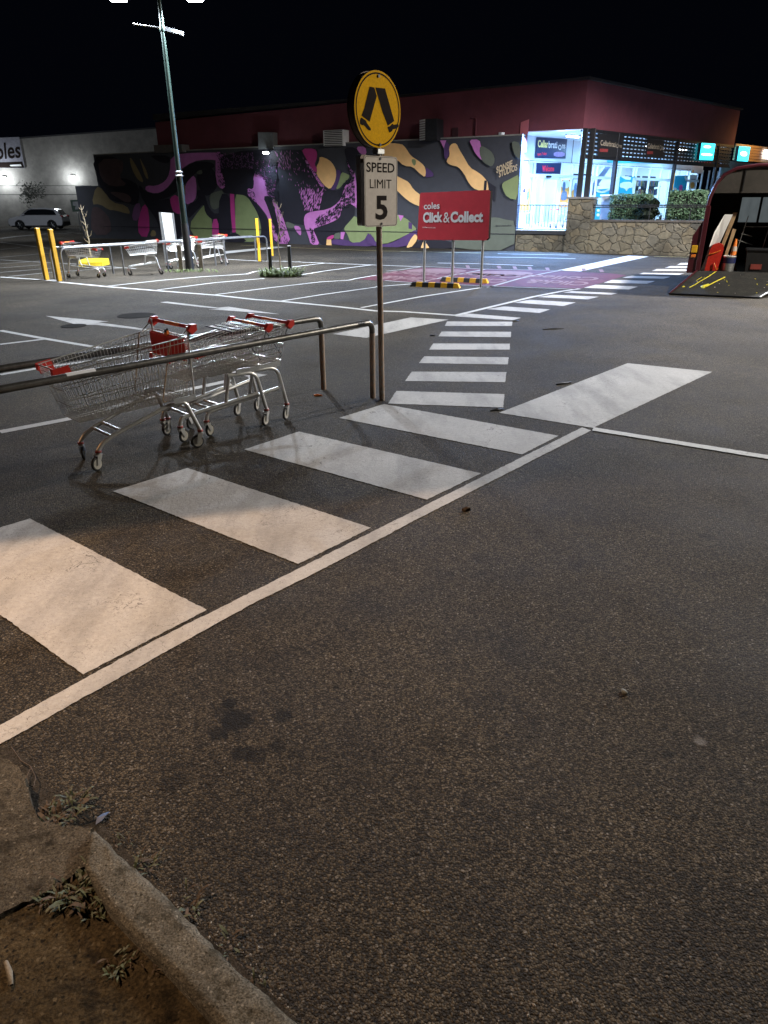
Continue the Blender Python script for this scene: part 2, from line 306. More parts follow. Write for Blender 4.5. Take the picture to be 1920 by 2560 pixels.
# ------------------------------------------------------------------ mesh builder
ORG = {}
class MB:
    def __init__(self): self.v, self.f, self.m, self.mats, self.sm = [], [], [], [], []
    def mi(self, mt):
        mt = M[mt] if isinstance(mt, str) else mt
        if mt not in self.mats: self.mats.append(mt)
        return self.mats.index(mt)
    def add(self, vs, fs, mt, smooth=False):
        k = len(self.v); i = self.mi(mt); self.v += [Vector(v) for v in vs]
        for f in fs: self.f.append([a+k for a in f]); self.m.append(i); self.sm.append(smooth)
        return self
    def box(self, c, size, mt, ax=None, bev=0.0):
        ax = ax or (Vector((1,0,0)),Vector((0,1,0)),Vector((0,0,1)))
        h = [s/2 for s in size]; c = Vector(c); vs = []
        if bev <= 0:
            for z in (-1,1):
                for a, b in ((-1,-1),(1,-1),(1,1),(-1,1)): vs.append(c+ax[0]*a*h[0]+ax[1]*b*h[1]+ax[2]*z*h[2])
            return self.add(vs, [(3,2,1,0),(4,5,6,7),(0,1,5,4),(1,2,6,5),(2,3,7,6),(3,0,4,7)], mt)
        t = bev                                              # chamfered box: 3 rings per side of z
        def ring(ix, iy, z):
            r = []
            for a, b in ((-1,-1),(1,-1),(1,1),(-1,1)):
                p1 = (a*(h[0]-ix), b*(h[1]-ix-t)); p2 = (a*(h[0]-ix-t), b*(h[1]-ix))
                r += ([p1,p2] if a*b < 0 else [p2,p1]) if (a,b) in ((1,-1),(-1,1)) else ([p1,p2] if (a,b)==(9,9) else [p1,p2])
            return r
        def oct(ins):
            X, Y = h[0]-ins, h[1]-ins
            return [(-X+t,-Y),(X-t,-Y),(X,-Y+t),(X,Y-t),(X-t,Y),(-X+t,Y),(-X,Y-t),(-X,-Y+t)]
        for ins, z in ((t,-h[2]),(0,-h[2]+t),(0,h[2]-t),(t,h[2])):
            for x, y in oct(ins): vs.append(c+ax[0]*x+ax[1]*y+ax[2]*z)
        fs = [tuple(range(7,-1,-1)), tuple(range(24,32))]
        for r in range(3):
            for i in range(8): j = (i+1)%8; fs.append((r*8+i,r*8+j,(r+1)*8+j,(r+1)*8+i))
        return self.add(vs, fs, mt)
    def rod(self, a, b, r, mt, n=6, r2=None, caps=True):
        a, b = Vector(a), Vector(b); d = (b-a)
        if d.length < 1e-6: return self
        d.normalize(); u = d.orthogonal().normalized(); w = d.cross(u); r2 = r if r2 is None else r2; vs = []
        for p, q in ((a,r),(b,r2)):
            for i in range(n):
                t = 2*math.pi*(i+.5)/n; vs.append(p+u*math.cos(t)*q+w*math.sin(t)*q)
        fs = [(i,(i+1)%n,n+(i+1)%n,n+i) for i in range(n)]
        self.add(vs, fs, mt, n > 5)
        if caps: self.add(vs, [tuple(range(n-1,-1,-1)), tuple(range(n,2*n))], mt)
        return self
    def tube(self, pts, r, mt, n=8, bend=0.0, seg=5, closed=False, up=None):
        pts = [Vector(p) for p in pts]; r = r if isinstance(r, (list,tuple)) else None or r
        if bend > 0 and not isinstance(r, (list,tuple)):
            q = [pts[0]]
            for i in range(1, len(pts)-1):
                a, b, c = pts[i-1], pts[i], pts[i+1]; l = min(bend, (a-b).length*.45, (c-b).length*.45)
                p0, p1 = b+(a-b).normalized()*l, b+(c-b).normalized()*l
                for k in range(seg+1):
                    t = k/seg; q.append(p0*(1-t)**2+b*2*t*(1-t)+p1*t*t)
            q.append(pts[-1]); pts = q
        vs = []; N = len(pts); rr = r if isinstance(r,(list,tuple)) else [r]*N
        u = None
        for i, p in enumerate(pts):
            if closed: d = (pts[(i+1)%N]-pts[i-1])
            else: d = (pts[min(i+1,N-1)]-pts[max(i-1,0)])
            d.normalize()
            if u is None: u = d.orthogonal().normalized()
            else: u = (u-d*u.dot(d)).normalized()
            w = d.cross(u)
            for k in range(n):
                t = 2*math.pi*k/n; vs.append(p+(u*math.cos(t)+w*math.sin(t))*rr[i])
        fs = []
        for i in range(N if closed else N-1):
            j = (i+1)%N
            for k in range(n): l = (k+1)%n; fs.append((i*n+k,i*n+l,j*n+l,j*n+k))
        self.add(vs, fs, mt, True)
        if not closed: self.add(vs, [tuple(range(n-1,-1,-1)), tuple(range((N-1)*n,N*n))], mt)
        return self
    def prism(self, pts, d, mt, side=None):      # polygon + offset vector
        pts = [Vector(p) for p in pts]; d = Vector(d); n = len(pts); vs = pts+[p+d for p in pts]
        self.add(vs, [tuple(range(n-1,-1,-1)), tuple(range(n,2*n))], mt)
        return self.add(vs, [(i,(i+1)%n,n+(i+1)%n,n+i) for i in range(n)], side or mt)
    def quad(self, pts, mt): return self.add(pts, [tuple(range(len(pts)))], mt)
    def disc(self, c, nrm, r, th_, mt, n=24, r_in=0.0, bev=0.0, side=None):
        c, nrm = Vector(c), Vector(nrm).normalized(); u = nrm.orthogonal().normalized(); w = nrm.cross(u)
        prof = [(r-bev,-th_/2),(r,-th_/2+bev),(r,th_/2-bev),(r-bev,th_/2)] if bev else [(r,-th_/2),(r,th_/2)]
        vs = []
        for q, z in prof:
            for i in range(n): t = 2*math.pi*i/n; vs.append(c+nrm*z+(u*math.cos(t)+w*math.sin(t))*q)
        P = len(prof); fs = [(a*n+i,a*n+(i+1)%n,(a+1)*n+(i+1)%n,(a+1)*n+i) for a in range(P-1) for i in range(n)]
        self.add(vs, fs, side or mt, True); return self.add(vs, [tuple(range(n-1,-1,-1)), tuple(range((P-1)*n,P*n))], mt)
    def torus(self, c, nrm, R, r, mt, n=22, k=8):
        c, nrm = Vector(c), Vector(nrm).normalized(); u = nrm.orthogonal().normalized(); w = nrm.cross(u)
        return self.tube([c+(u*math.cos(2*math.pi*i/n)+w*math.sin(2*math.pi*i/n))*R for i in range(n)], r, mt, k, closed=True)
    def merge(self, me, mtx, mt):
        vs = [mtx @ v.co for v in me.vertices]; return self.add(vs, [tuple(p.vertices) for p in me.polygons], mt)
    def build(self, name, parent=None, org=None, local=False):
        off = Vector((0,0,0))
        if not local:
            if parent is not None: off = ORG.get(parent.name, Vector((0,0,0)))
            elif org is not None: off = Vector(org)
        me = bpy.data.meshes.new(name); me.from_pydata([tuple(v-off) for v in self.v], [], self.f)
        for x in self.mats: me.materials.append(x)
        me.polygons.foreach_set('material_index', self.m); me.polygons.foreach_set('use_smooth', self.sm)
        me.validate(); me.update()
        o = bpy.data.objects.new(name, me); S.collection.objects.link(o)
        if parent is not None: o.parent = parent
        elif org is not None: o.location = off
        if not local: ORG[o.name] = off
        return o
def tag(o, label=None, cat=None, group=None, kind=None):
    if label: o['label'] = label
    if cat: o['category'] = cat
    if group: o['group'] = group
    if kind: o['kind'] = kind
    return o
def thing(name, label, cat, loc=(0,0,0), group=None, rz=0.0):
    o = bpy.data.objects.new(name, None); S.collection.objects.link(o); o.location = loc; o.rotation_euler = (0,0,rz); o.empty_display_size = .2
    ORG[o.name] = Vector(loc); return tag(o, label, cat, group)
def structure(mb, name): return tag(mb.build(name), kind='structure')
def copy_tree(o, parent=None):
    c = o.copy(); S.collection.objects.link(c)
    if parent is not None: c.parent = parent
    for ch in [x for x in bpy.data.objects if x.parent == o]: copy_tree(ch, c)
    return c
_txt = {}
def text_mesh(s, bold=0.0, align='LEFT'):
    k = (s, bold, align)
    if k in _txt: return _txt[k]
    cu = bpy.data.curves.new('lettering', 'FONT'); cu.body = s; cu.size = 1; cu.offset = bold; cu.align_x = align; cu.resolution_u = 3
    o = bpy.data.objects.new('lettering', cu); S.collection.objects.link(o); bpy.context.view_layer.update()
    me = bpy.data.meshes.new_from_object(o.evaluated_get(bpy.context.evaluated_depsgraph_get())); bpy.data.objects.remove(o)
    xs = [v.co.x for v in me.vertices]; ys = [v.co.y for v in me.vertices]
    _txt[k] = (me, min(xs), max(xs), min(ys), max(ys)); return _txt[k]
def put_text(mb, s, bl, xd, yd, w, h, mt, bold=0.02, shear=0.0):     # fit the words in a box: bottom-left, directions, width, height
    me, x0, x1, y0, y1 = text_mesh(s, bold); xd, yd, bl = Vector(xd), Vector(yd), Vector(bl); n = xd.cross(yd)
    sx, sy = w/(x1-x0), h/(y1-y0)
    vs = [bl+xd*((v.co.x-x0)*sx+(v.co.y-y0)*shear*sx)+yd*((v.co.y-y0)*sy) for v in me.vertices]
    mb.add(vs, [tuple(p.vertices) for p in me.polygons], mt)

# ------------------------------------------------------------------ ground
mb = MB(); mb.quad([(-140,-40,0),(140,-40,0),(140,160,0),(-140,160,0)], ASPH); structure(mb, 'asphalt_ground')

def rough_poly(pts, z, jit=.0032, step=.022):
    P = [gp(*p, 0) if len(p)==2 else Vector(p) for p in pts]; out = []
    for i, a in enumerate(P):
        b = P[(i+1)%len(P)]; n = max(1, min(110, int((b-a).length/step)))
        for k in range(n):
            q = a.lerp(b, k/n); j = jit if k else 0
            out.append(Vector((q.x+random.uniform(-j,j), q.y+random.uniform(-j,j), z)))
    return out
def marking(name, polys, mt, z=.004):
    mb = MB()
    for p in polys: mb.quad(rough_poly(p, z), mt)
    return structure(mb, name)
def line_poly(pts, w):                    # a painted line along photo points, w = real width
    G = [gp(*p) for p in pts]; L_, R_ = [], []
    for i, p in enumerate(G):
        d = (G[min(i+1,len(G)-1)]-G[max(i-1,0)]); d.z = 0; d.normalize(); n = Vector((-d.y,d.x,0))
        L_.append(p+n*w/2); R_.append(p-n*w/2)
    return [tuple(v) for v in L_]+[tuple(v) for v in reversed(R_)]
R1 = lambda p: zp(0,1240,640,p); R2 = lambda p: zp(560,1040,540,p); R3 = lambda p: zp(840,960,640,p); R4 = lambda p: zp(840,770,500,p); R5 = lambda p: zp(1200,860,720,p)
R6 = lambda p: zp(0,1200,560,p); R7 = lambda p: zp(1500,620,260,p); R8 = lambda p: zp(560,580,400,p); R9 = lambda p: zp(880,640,640,p); RA = lambda p: zp(1200,600,500,p)
RB = lambda p: zp(1000,600,520,p); RC = lambda p: zp(0,680,640,p); RD = lambda p: zp(0,540,340,p); RE = lambda p: zp(420,770,560,p); RF = lambda p: zp(0,760,960,p)
marking('zebra_crossing_near', [
  R1([(195,148),(1340,742),(540,1160),(-545,376)]),
  [(282.9,1228.7),(468.7,1171),(927.8,1320.6),(745.5,1411)],
  [(610.5,1124.6),(747.2,1079.7),(1202.6,1184.5),(1067.6,1250.1)],
  [(847.7,1045.6),(959.6,1010.9),(1396.3,1090.4),(1304.9,1136.7)],
  [(1247.7,1032.7),(1568.9,908.6),(1780.3,930.3),(1482.1,1070.5)],
  [(831,835.7),(1026.9,794),(1121.8,799.5),(915.3,845.3)]], WHITE)
marking('edge_line_near', [R1([(-300,1650),(0,1490),(500,1215),(1000,940),(1659,612)])+[(742,1425),(960,1316),(1206,1193),(1455,1069.5),(1478,1077),(1040,1300.5),(942,1353),(762,1447)]+R1([(1659,690),(1000,1055),(500,1335),(0,1614),(-300,1780)])], WHITE, .0045)
marking('thin_lane_line', [[(1484,1070),(1920,1140),(2250,1193),(2250,1205),(1920,1149.5),(1480,1078)]], LINEW, .008)
marking('walkway_bars_middle', [R4(b) for b in (
  [(432,795),(500,690),(1398,717),(1387,828)],[(573,608),(628,530),(1413,534),(1404,617)],[(687,459),(732,403),(1432,411),(1425,470)],
  [(773,347),(806,296),(1442,298),(1441,347)],[(848,237),(877,197),(1452,199),(1450,244)],[(902,150),(922,113),(1462,116),(1459,151)])], WHITE)
marking('walkway_bars_far', [R9([(665,392),(730,372),(1097,402),(1040,417)]),R9([(870,345),(985,328),(1285,347),(1215,370)]),R9([(1048,303),(1150,285),(1450,302),(1370,325)]),
  R9([(1205,267),(1300,252),(1598,265),(1530,282)]),RA([(690,437),(760,425),(1140,442),(1090,455)]),RA([(860,397),(960,372),(1310,388),(1235,412)]),
  R7([(60,555),(190,510),(875,530),(745,572)]),R7([(360,475),(500,445),(1125,460),(1015,492)]),R7([(620,418),(690,397),(1340,407),(1250,432)]),
  R7([(825,367),(910,337),(1390,342),(1380,370)]),R7([(1030,318),(1130,288),(1420,293),(1370,322)]),R7([(1228,270),(1290,240),(1450,238),(1430,272)])], WHITE)
marking('walkway_edge_line', [line_poly(R9([(665,389),(900,332),(1170,267),(1360,230),(1475,214)]),.11)], LINEW, .008)
marking('bay_front_line', [line_poly(RC([(0,33),(255,50)]),.12), line_poly(RC([(392,66),(700,96),(1020,122),(1400,151),(1659,180)])+R8([(590,720),(1200,778),(1580,820)])+R9([(340,362),(690,387)]),.13)], LINEW)
marking('bay_divider_lines', [line_poly(p,.09) for p in (
  RC([(700,93),(1050,55),(1300,33),(1560,17)])+R8([(240,437),(320,412),(480,392),(1040,325)]),
  RC([(1020,118),(1400,70),(1659,48)])+R8([(420,485)]), R8([(780,450),(1050,405),(1540,342)]),
  RC([(1400,148),(1659,115)])+R8([(0,643),(500,578),(1000,520),(1300,502),(1370,485),(1580,450)]),
  R8([(590,720),(1000,655),(1590,572)])+R9([(160,200),(380,183)]),
  R9([(60,337),(450,265),(830,208)]))], LINEW, .008)
marking('bay_back_line', [line_poly(R8([(0,282),(360,302),(600,304),(1040,323),(1580,344)])+R9([(450,70)]),.1), line_poly(RB([(0,92),(650,104)]),.05)], LINEW)
marking('wall_yellow_line', [line_poly(R8([(180,137),(460,149),(690,162),(1580,195)])+RB([(650,106)]),.09), line_poly(R7([(860,135),(1390,148)]),.08)], YLINE)
marking('wide_white_line', [R8([(0,202),(0,226),(645,158),(540,150)]), RA([(640,252),(700,242),(1230,130),(1400,138),(830,262)]), line_poly(RB([(300,184),(620,190),(1060,205)]),.12), line_poly(RB([(655,136),(1000,140),(1400,150)]),.13), line_poly(RB([(780,110),(1340,121)]),.1)], LINEW)
marking('red_collection_bays', [R9([(40,152),(200,115),(450,76),(900,84),(1320,97),(1659,112),(1780,125),(1600,180),(1480,213),(1200,203),(700,190),(380,172)])], REDP, .004)
marking('red_bay_outlines', [line_poly(p,.1) for p in (RB([(-110,250),(0,240),(180,213)]),RB([(180,335),(410,285),(700,232)]),RB([(700,382),(950,310),(1150,268),(1300,240)]),RB([(-120,325),(0,335),(480,360),(740,372),(1280,390),(1400,396)]),RB([(180,212),(700,235),(1250,245)]))]+[RB([(690,384),(720,384),(750,372),(722,371)])], FADED, .008)
marking('faded_bay_ticks', [line_poly(RB([(x,y),(x+12,y+22)]),.12) for x, y in ((415,200),(535,204),(785,208),(910,212),(1030,216),(1170,222),(1460,228),(1600,236))], PINKT, .008)
def ground_words(s, px, wid, hei, mt, flip=True):
    p = gp(*px); mb = MB(); ang = math.radians(-27); xd = Vector((math.cos(ang),math.sin(ang),0)); yd = Vector((-math.sin(ang),math.cos(ang),0))
    if flip: xd, yd = -xd, -yd
    return xd, yd, p
mb = MB()
for px, fx in ((RB([(330,306)])[0],1),(RB([(885,318)])[0],1),(RB([(1530,338)])[0],1)):
    xd, yd, p = ground_words('', px, 0, 0, None)
    p.z = .009
    put_text(mb, 'Click&', p, xd, yd, 1.7, 1.0, PINKT, .03); put_text(mb, 'Collect', p-yd*1.35, xd, yd, 2.2, 1.0, PINKT, .03)
for px in (RB([(290,248)])[0], RB([(810,268)])[0]):
    c = gp(*px); mb.quad([(c.x+math.cos(t)*.95, c.y+math.sin(t)*.75, .009) for t in [k*math.pi/12 for k in range(24)]], PINKT)
structure(mb, 'bay_lettering')
marking('painted_arrows', [RC([(295,285),(705,322),(640,328),(860,358),(1055,388),(1045,396),(850,368),(620,344),(545,343),(480,338)]),
  RC([(1037,197),(1085,193),(1410,232),(1480,226)])+RE([(824,47),(300,10)])+RC([(1360,243),(1420,238),(1300,228)]),
  RE([(250,440),(345,434),(600,480),(735,497),(600,531),(590,510),(430,470)])], WHITE)
marking('left_bay_lines', [line_poly(p,.1) for p in (RC([(0,380),(290,433),(660,495)]),RC([(0,470),(290,436)]))]+[line_poly(zp(0,680,560,[(0,762),(300,712),(650,662),(1050,610)]),.1),line_poly(RF([(0,554),(290,499),(640,409),(1000,330)]),.12)], LINEW)
marking('far_bay_lines', [line_poly(RD(p),w) for p, w in (([(0,275),(200,250),(600,215),(870,210)],.35),([(940,215),(1100,218)],.2),([(0,320),(450,378),(960,430)],.1),([(0,410),(250,385)],.1),([(0,505),(640,450)],.1),([(0,535),(500,565),(960,590)],.12),([(0,585),(500,550)],.1),([(0,635),(500,597)],.1),([(0,690),(760,626)],.1),([(100,740),(700,680),(1480,635)],.1),([(1080,605),(1659,642)],.12),([(1330,855),(1659,820)],.09))], FADED)
marking('bollard_pad', [RD([(480,778),(720,778),(740,806),(640,800)])], FADED, .004)

# kerb, path and soil at the bottom left
RK = lambda p: zp(0,1860,800,p)
KO = [(395,345),(480,440),(620,580),(820,765),(1020,970),(1230,1170),(1520,1440),(1800,1700)]
KI = [(250,390),(440,640),(560,850),(660,960),(780,1080),(880,1180),(1130,1452),(1350,1700)]
ko = [gp(*p,.12) for p in RK(KO)]; ki = [gp(*p,.12) for p in RK(KI)]
def wob(p, a=.006): return Vector((p.x+random.uniform(-a,a), p.y+random.uniform(-a,a), p.z+random.uniform(-a,a)*.6))
def subdiv(P, n): 
    out = []
    for i in range(len(P)-1):
        for k in range(n): out.append(P[i].lerp(P[i+1], k/n))
    return out+[P[-1]]
o_, i_ = subdiv(ko[1:], 8), subdiv(ki[1:], 8)
rows = []
for a, b in zip(o_, i_):
    d = (a-b); d.z = 0; d.normalize()
    rows.append([wob(Vector((a.x+d.x*.03,a.y+d.y*.03,0)),.004), wob(Vector((a.x+d.x*.022,a.y+d.y*.022,.07)),.005), wob(Vector((a.x+d.x*.008,a.y+d.y*.008,.105)),.005), wob(a-d*.015,.004)]+[wob(a.lerp(b,t),.004) for t in (.25,.5,.75)]+[Vector(b), Vector((b.x,b.y,-.02))])
mb = MB(); vs = [v for r in rows for v in r]; n = len(rows[0])
mb.add(vs, [(i*n+j,(i+1)*n+j,(i+1)*n+j+1,i*n+j+1) for i in range(len(rows)-1) for j in range(n-1)]+[tuple(range(n))], 'kerbc', True)
tag(mb.build('kerb'), kind='structure')
PT = [(-500,-250),(0,50),(80,110),(130,170),(150,250),(200,400),(330,430),(478,436),(470,560),(440,640),(300,740),(150,815),(0,885),(-500,1150)]
pt = [gp(*p,.085) for p in RK(PT)]
mb = MB(); top = [wob(p,.006) for p in subdiv(pt+[pt[0]], 6)[:-1]]; mb.prism([Vector((p.x,p.y,-.01)) for p in top], (0,0,.1), 'pathc'); tag(mb.build('concrete_path'), kind='structure')
mb = MB(); SO = [(-900,700),(0,880),(300,735),(445,636),(560,850),(780,1080),(1130,1452),(1400,1750),(-900,2000)]
so = [gp(*p,.075) for p in RK(SO)]; mb.quad([Vector((p.x,p.y,.075)) for p in so], 'soil')
for k in range(0):
    a = random.choice(so[1:7]); q = gp(*RK([(random.uniform(-100,900), random.uniform(800,1452))])[0],.05)
    mb.disc((q.x,q.y,.052),(random.uniform(-.4,.4),random.uniform(-.4,.4),1),random.uniform(.004,.013),.008,'soil',5)
tag(mb.build('soil_bed'), kind='structure')
mb = MB(); mb.quad([Vector((p.x,p.y,.006)) for p in [gp(*q) for q in RK([(-300,-200),(10,20),(130,60),(260,230),(420,330),(540,430),(640,540),(860,800),(1090,1020),(1350,1240),(1540,1440),(1480,1440),(1220,1180),(1000,975),(600,575),(470,445),(200,420),(60,100)])]], 'gutter'); tag(mb.build('gutter_dirt'), kind='structure')

# weeds and litter
def blade(mb, base, d, L_, w, mt, lift=.5):
    d = Vector((d[0],d[1],0)).normalized(); s = Vector((-d.y,d.x,0)); p = [Vector(base)]; 
    for t in (.4,.75,1): p.append(Vector(base)+d*L_*t+Vector((0,0,L_*lift*math.sin(t*2.2))))
    vs = [p[0]-s*w*.3,p[0]+s*w*.3,p[1]-s*w,p[1]+s*w,p[2]-s*w*.8,p[2]+s*w*.8,p[3]]
    mb.add(vs, [(0,1,3,2),(2,3,5,4),(4,5,6)], mt)
def weed(px, z, R, n, label, mts=('weed','weed','dryleaf'), lift=.5):
    c = gp(*px, z); mb = MB()
    for k in range(n):
        a = random.uniform(0,6.28); r = R*random.random()**.7*.55; L_ = random.uniform(.2,.45)*R
        blade(mb, (c.x+math.cos(a)*r,c.y+math.sin(a)*r,z), (math.cos(a+random.uniform(-2,2)),math.sin(a+random.uniform(-2,2))), L_*random.uniform(.6,1.5), L_*random.uniform(.05,.15), random.choice(mts), random.uniform(.2,lift*1.4))
    return tag(mb.build('weed_clump', org=c), label, 'weed', 'weeds along the kerb')
def rk(x, y): return RK([(x,y)])[0]
weed(rk(370,330),.02,.11,70,'small green weed growing at the end of the kerb beside the blue wrapper')
weed(rk(280,400),.03,.12,80,'brown dying weed spread over the broken edge of the path',('dryleaf','dryleaf','weed'))
weed(rk(410,760),.076,.12,90,'largest green weed clump in the corner between path and kerb')
weed(rk(250,800),.076,.08,36,'small weed along the lower edge of the path left of the largest clump')
weed(rk(480,860),.076,.08,34,'drooping weed in the soil just under the largest clump')
weed(rk(610,1150),.076,.07,34,'low green weed tuft in the bare soil bed')
weed(rk(720,1130),.076,.06,16,'curled dry leaves lying by the inner kerb edge',('dryleaf',))
weed(rk(840,1140),.076,.05,22,'few dry leaves against the kerb low in the soil bed',('dryleaf',))
weed(rk(640,500),.006,.06,16,'weed sprigs at the foot of the kerb just below its tip')
weed(rk(760,640),.006,.09,26,'thin grassy weed along the outer foot of the kerb')
weed(rk(960,840),.006,.10,26,'dark weed patch at the outer foot of the kerb midway down',('weed','dryleaf'))
weed(rk(1180,1060),.006,.08,16,'withered weed at the outer foot of the kerb near the bottom',('dryleaf','weed'))
weed(rk(1330,1240),.006,.06,14,'lowest weed along the outer foot of the kerb',('dryleaf','weed'))
c = gp(*rk(530,395)); mb = MB(); mbl = mat('blue_wrapper',(.04,.075,.17),.6,0,.4,60)
pts = [(-.028,-.006,.004),(-.012,.012,.012),(.012,.016,.010),(.034,.008,.006),(.016,-.006,.016),(-.006,-.012,.010)]
a = math.radians(50); pr = [c+Vector((x*math.cos(a)-y*math.sin(a), x*math.sin(a)+y*math.cos(a), z)) for x,y,z in pts]
mb.add(pr+[p+Vector((0,0,.002)) for p in pr], [(0,1,5),(1,2,4,5),(2,3,4),(6,11,7),(7,11,10,8),(8,10,9),(0,5,11,6),(5,4,10,11),(4,3,9,10),(3,2,8,9),(2,1,7,8),(1,0,6,7)], mbl)
tag(mb.build('wrapper', org=c), 'crumpled blue wrapper lying at the tip of the kerb', 'litter')
p0, p1 = gp(*rk(30,1130),.083), gp(*rk(60,1250),.083); mb = MB(); mb.tube([p0,p0.lerp(p1,.5)+Vector((.004,0,.004)),p1],[.006,.008,.005],'wood',7); tag(mb.build('stick', org=p0), 'short pale stick lying on the soil at the left edge', 'stick')
mb = MB(); q = [gp(*rk(*p),.02)+Vector((0,0,random.uniform(0,.02))) for p in ((60,20),(110,90),(160,130),(190,190),(180,240),(150,230),(140,170),(165,120))]; mb.tube(q,.0022,'dryleaf',5); tag(mb.build('vine_stem', org=q[0]), 'thin dry looping stem over the crack beside the path', 'stem')
c = gp(1560,1733); mb = MB(); u = Vector((.45,-.9,0)); w = Vector((.9,.45,0)); vs = []; 
for r, z in ((.3,0),(.8,.003),(1,.009),(.8,.015),(.35,.018)):
    for k in range(10): t = k*math.pi/5; vs.append(c+u*math.cos(t)*.020*r+w*math.sin(t)*.011*r*random.uniform(.92,1.08)+Vector((0,0,z)))
mb.add(vs, [(i*10+k,i*10+(k+1)%10,(i+1)*10+(k+1)%10,(i+1)*10+k) for i in range(4) for k in range(10)]+[tuple(range(40,50))], mat('grey_pebble',(.16,.17,.15),.7,0,.2,60), True)
tag(mb.build('pebble', org=c), 'smooth grey green pebble alone on the asphalt at right', 'pebble')
mb = MB(); _r = random.Random(31)
for k in range(420):
    q = gp(_r.uniform(0,1920), 1000+1560*_r.random()**.6); 
    if k > 300: w_ = rk(_r.uniform(60,1500), 0); f_ = (_r.uniform(60,1500)); q = gp(*rk(f_, f_*.93+_r.uniform(-60,90)-60)) if f_ > 450 else q
    r_ = _r.uniform(.0015,.0045); a_ = _r.uniform(0,3.1); ux, uy = math.cos(a_)*r_, math.sin(a_)*r_
    mb.add([(q.x+ux*1.5,q.y+uy*1.5,.001),(q.x-uy,q.y+ux,.001),(q.x-ux*1.5,q.y-uy*1.5,.001),(q.x+uy,q.y-ux,.001),(q.x,q.y,r_*1.1)], [(0,1,4),(1,2,4),(2,3,4),(3,0,4)], _r.choice(('gritlight','gritlight','dryleaf')))
o = tag(mb.build('loose_grit'), kind='stuff'); o['label'] = 'loose grit and crumbs scattered on the asphalt'
def lump(px, L_, w, h, ang, label, mt='black', name='leaf', cat='leaf'):
    c = gp(*px); u = Vector((math.cos(ang),math.sin(ang),0)); v = Vector((-u.y,u.x,0)); N = 9
    top = [c+u*L_*math.cos(k*2*math.pi/N)*random.uniform(.8,1.1)+v*w*math.sin(k*2*math.pi/N)*random.uniform(.7,1.2)+Vector((0,0,h*random.uniform(.3,1))) for k in range(N)]
    mb = MB(); bot = [Vector((p.x*.9+c.x*.1,p.y*.9+c.y*.1,.001)) for p in top]
    mb.add(top+bot+[c+Vector((0,0,h*1.2))], [(k,(k+1)%N,2*N) for k in range(N)]+[(N+k,N+(k+1)%N,(k+1)%N,k) for k in range(N)], mt); return tag(mb.build(name, org=c), label, cat)
lump((1165,1277),.035,.02,.03,.3,'small dark lump beside the long white line','dryleaf','debris','debris')
lump((1385,823),.22,.025,.02,.15,'dark leaf and its long shadow built as one shape beyond the big white bar','black')  # lump drawn out long and black to take in the leaf's cast shadow
lump((1410,960),.13,.016,.02,.5,'dark sliver of leaf beside the upper edge of the big white bar','black')
lump((1242,1026),.09,.02,.02,.35,'dark leaf at the corner of the nearest ladder bar','black')
lump((1082,840),.05,.025,.02,0,'small black leaf scrap left of the ladder bars','black')
lump((1290,803),.07,.03,.02,.4,'dark scraps beside the top ladder bar','black')
lump((795,990),.05,.02,.02,.1,'tiny orange leaf near the foot of the rear rail','oranpl')
for px, r, lb in (((341,789),.36,'dark round cover in the asphalt behind the front trolley handle'),((184,815),.22,'smaller dark round cover beside the left pointing arrow')):
    c = gp(*px); mb = MB(); mb.disc((c.x,c.y,.003),(0,0,1),r,.006,mat('dark_iron_cover',(.022,.021,.02),.95,0,.3,8,spec=.03),28); mb.torus((c.x,c.y,.004),(0,0,1),r*.92,.004,mat('dark_iron_cover',(.02,.02,.02)),28,5); tag(mb.build('service_cover', org=c), lb, 'cover')

# ------------------------------------------------------------------ near trolley rails
ZV = Vector((0,0,1))
def height_at(base, y):                   # height above base point whose photo row is y
    lo, hi = 0.0, 12.0
    r, f, d = BX, BF, BD
    for _ in range(50):
        m = (lo+hi)/2; q = (base.x, base.y, m-CAMH)
        v = [r[i]*q[0]+f[i]*q[1]-d[i]*q[2] for i in range(3)]
        if 1280+F*v[1]/v[2] > y: lo = m
        else: hi = m
    return lo
def near_rail(post_px, top_row, left_px, label, sticker=False):
    b = gp(*post_px); H = height_at(b, top_row); e = gp(*left_px, H); d = (e-Vector((b.x,b.y,H))); far = e+d*.55
    t = thing('trolley_rail', label, 'rail', b, 'trolley bay rails')
    m = MB(); m.tube([b+Vector((0,0,-.02)), Vector((b.x,b.y,H)), far, Vector((far.x,far.y,-.02))], .031, 'rail', 14, bend=.10, seg=6); m.build('tube', t)
    m = MB(); m.rod(b+Vector((0,0,.0)), b+Vector((0,0,H*.86)), .0316, 'rust', 14, caps=False); m.build('rusted_post', t)
    if sticker:
        d2 = d.normalized(); side = Vector((d2.y,-d2.x,0)); 
        if side.y > 0: side = -side
        c0 = gp(170,941,H+.015); c1 = gp(233,925,H+.015); m = MB(); P = []
        o = Vector((b.x,b.y,H))
        s0, s1 = (c0-o).dot(d2), (c1-o).dot(d2)
        for k in range(6):
            a = math.radians(25+k*15); n_ = side*math.cos(a)+ZV*math.sin(a)
            P += [o+d2*s0+n_*.0325, o+d2*s1+n_*.0325]
        m.add(P, [(2*k,2*k+1,2*k+3,2*k+2) for k in range(5)], 'white', True); m.build('reflective_strip', t)
    return t
near_rail((932,994.5), 805, (0,973.7), 'near trolley bay rail in front of the trolleys with a white strip', True)
near_rail((809,972.6), 795, (0,922), 'dark trolley bay rail behind the near trolleys')

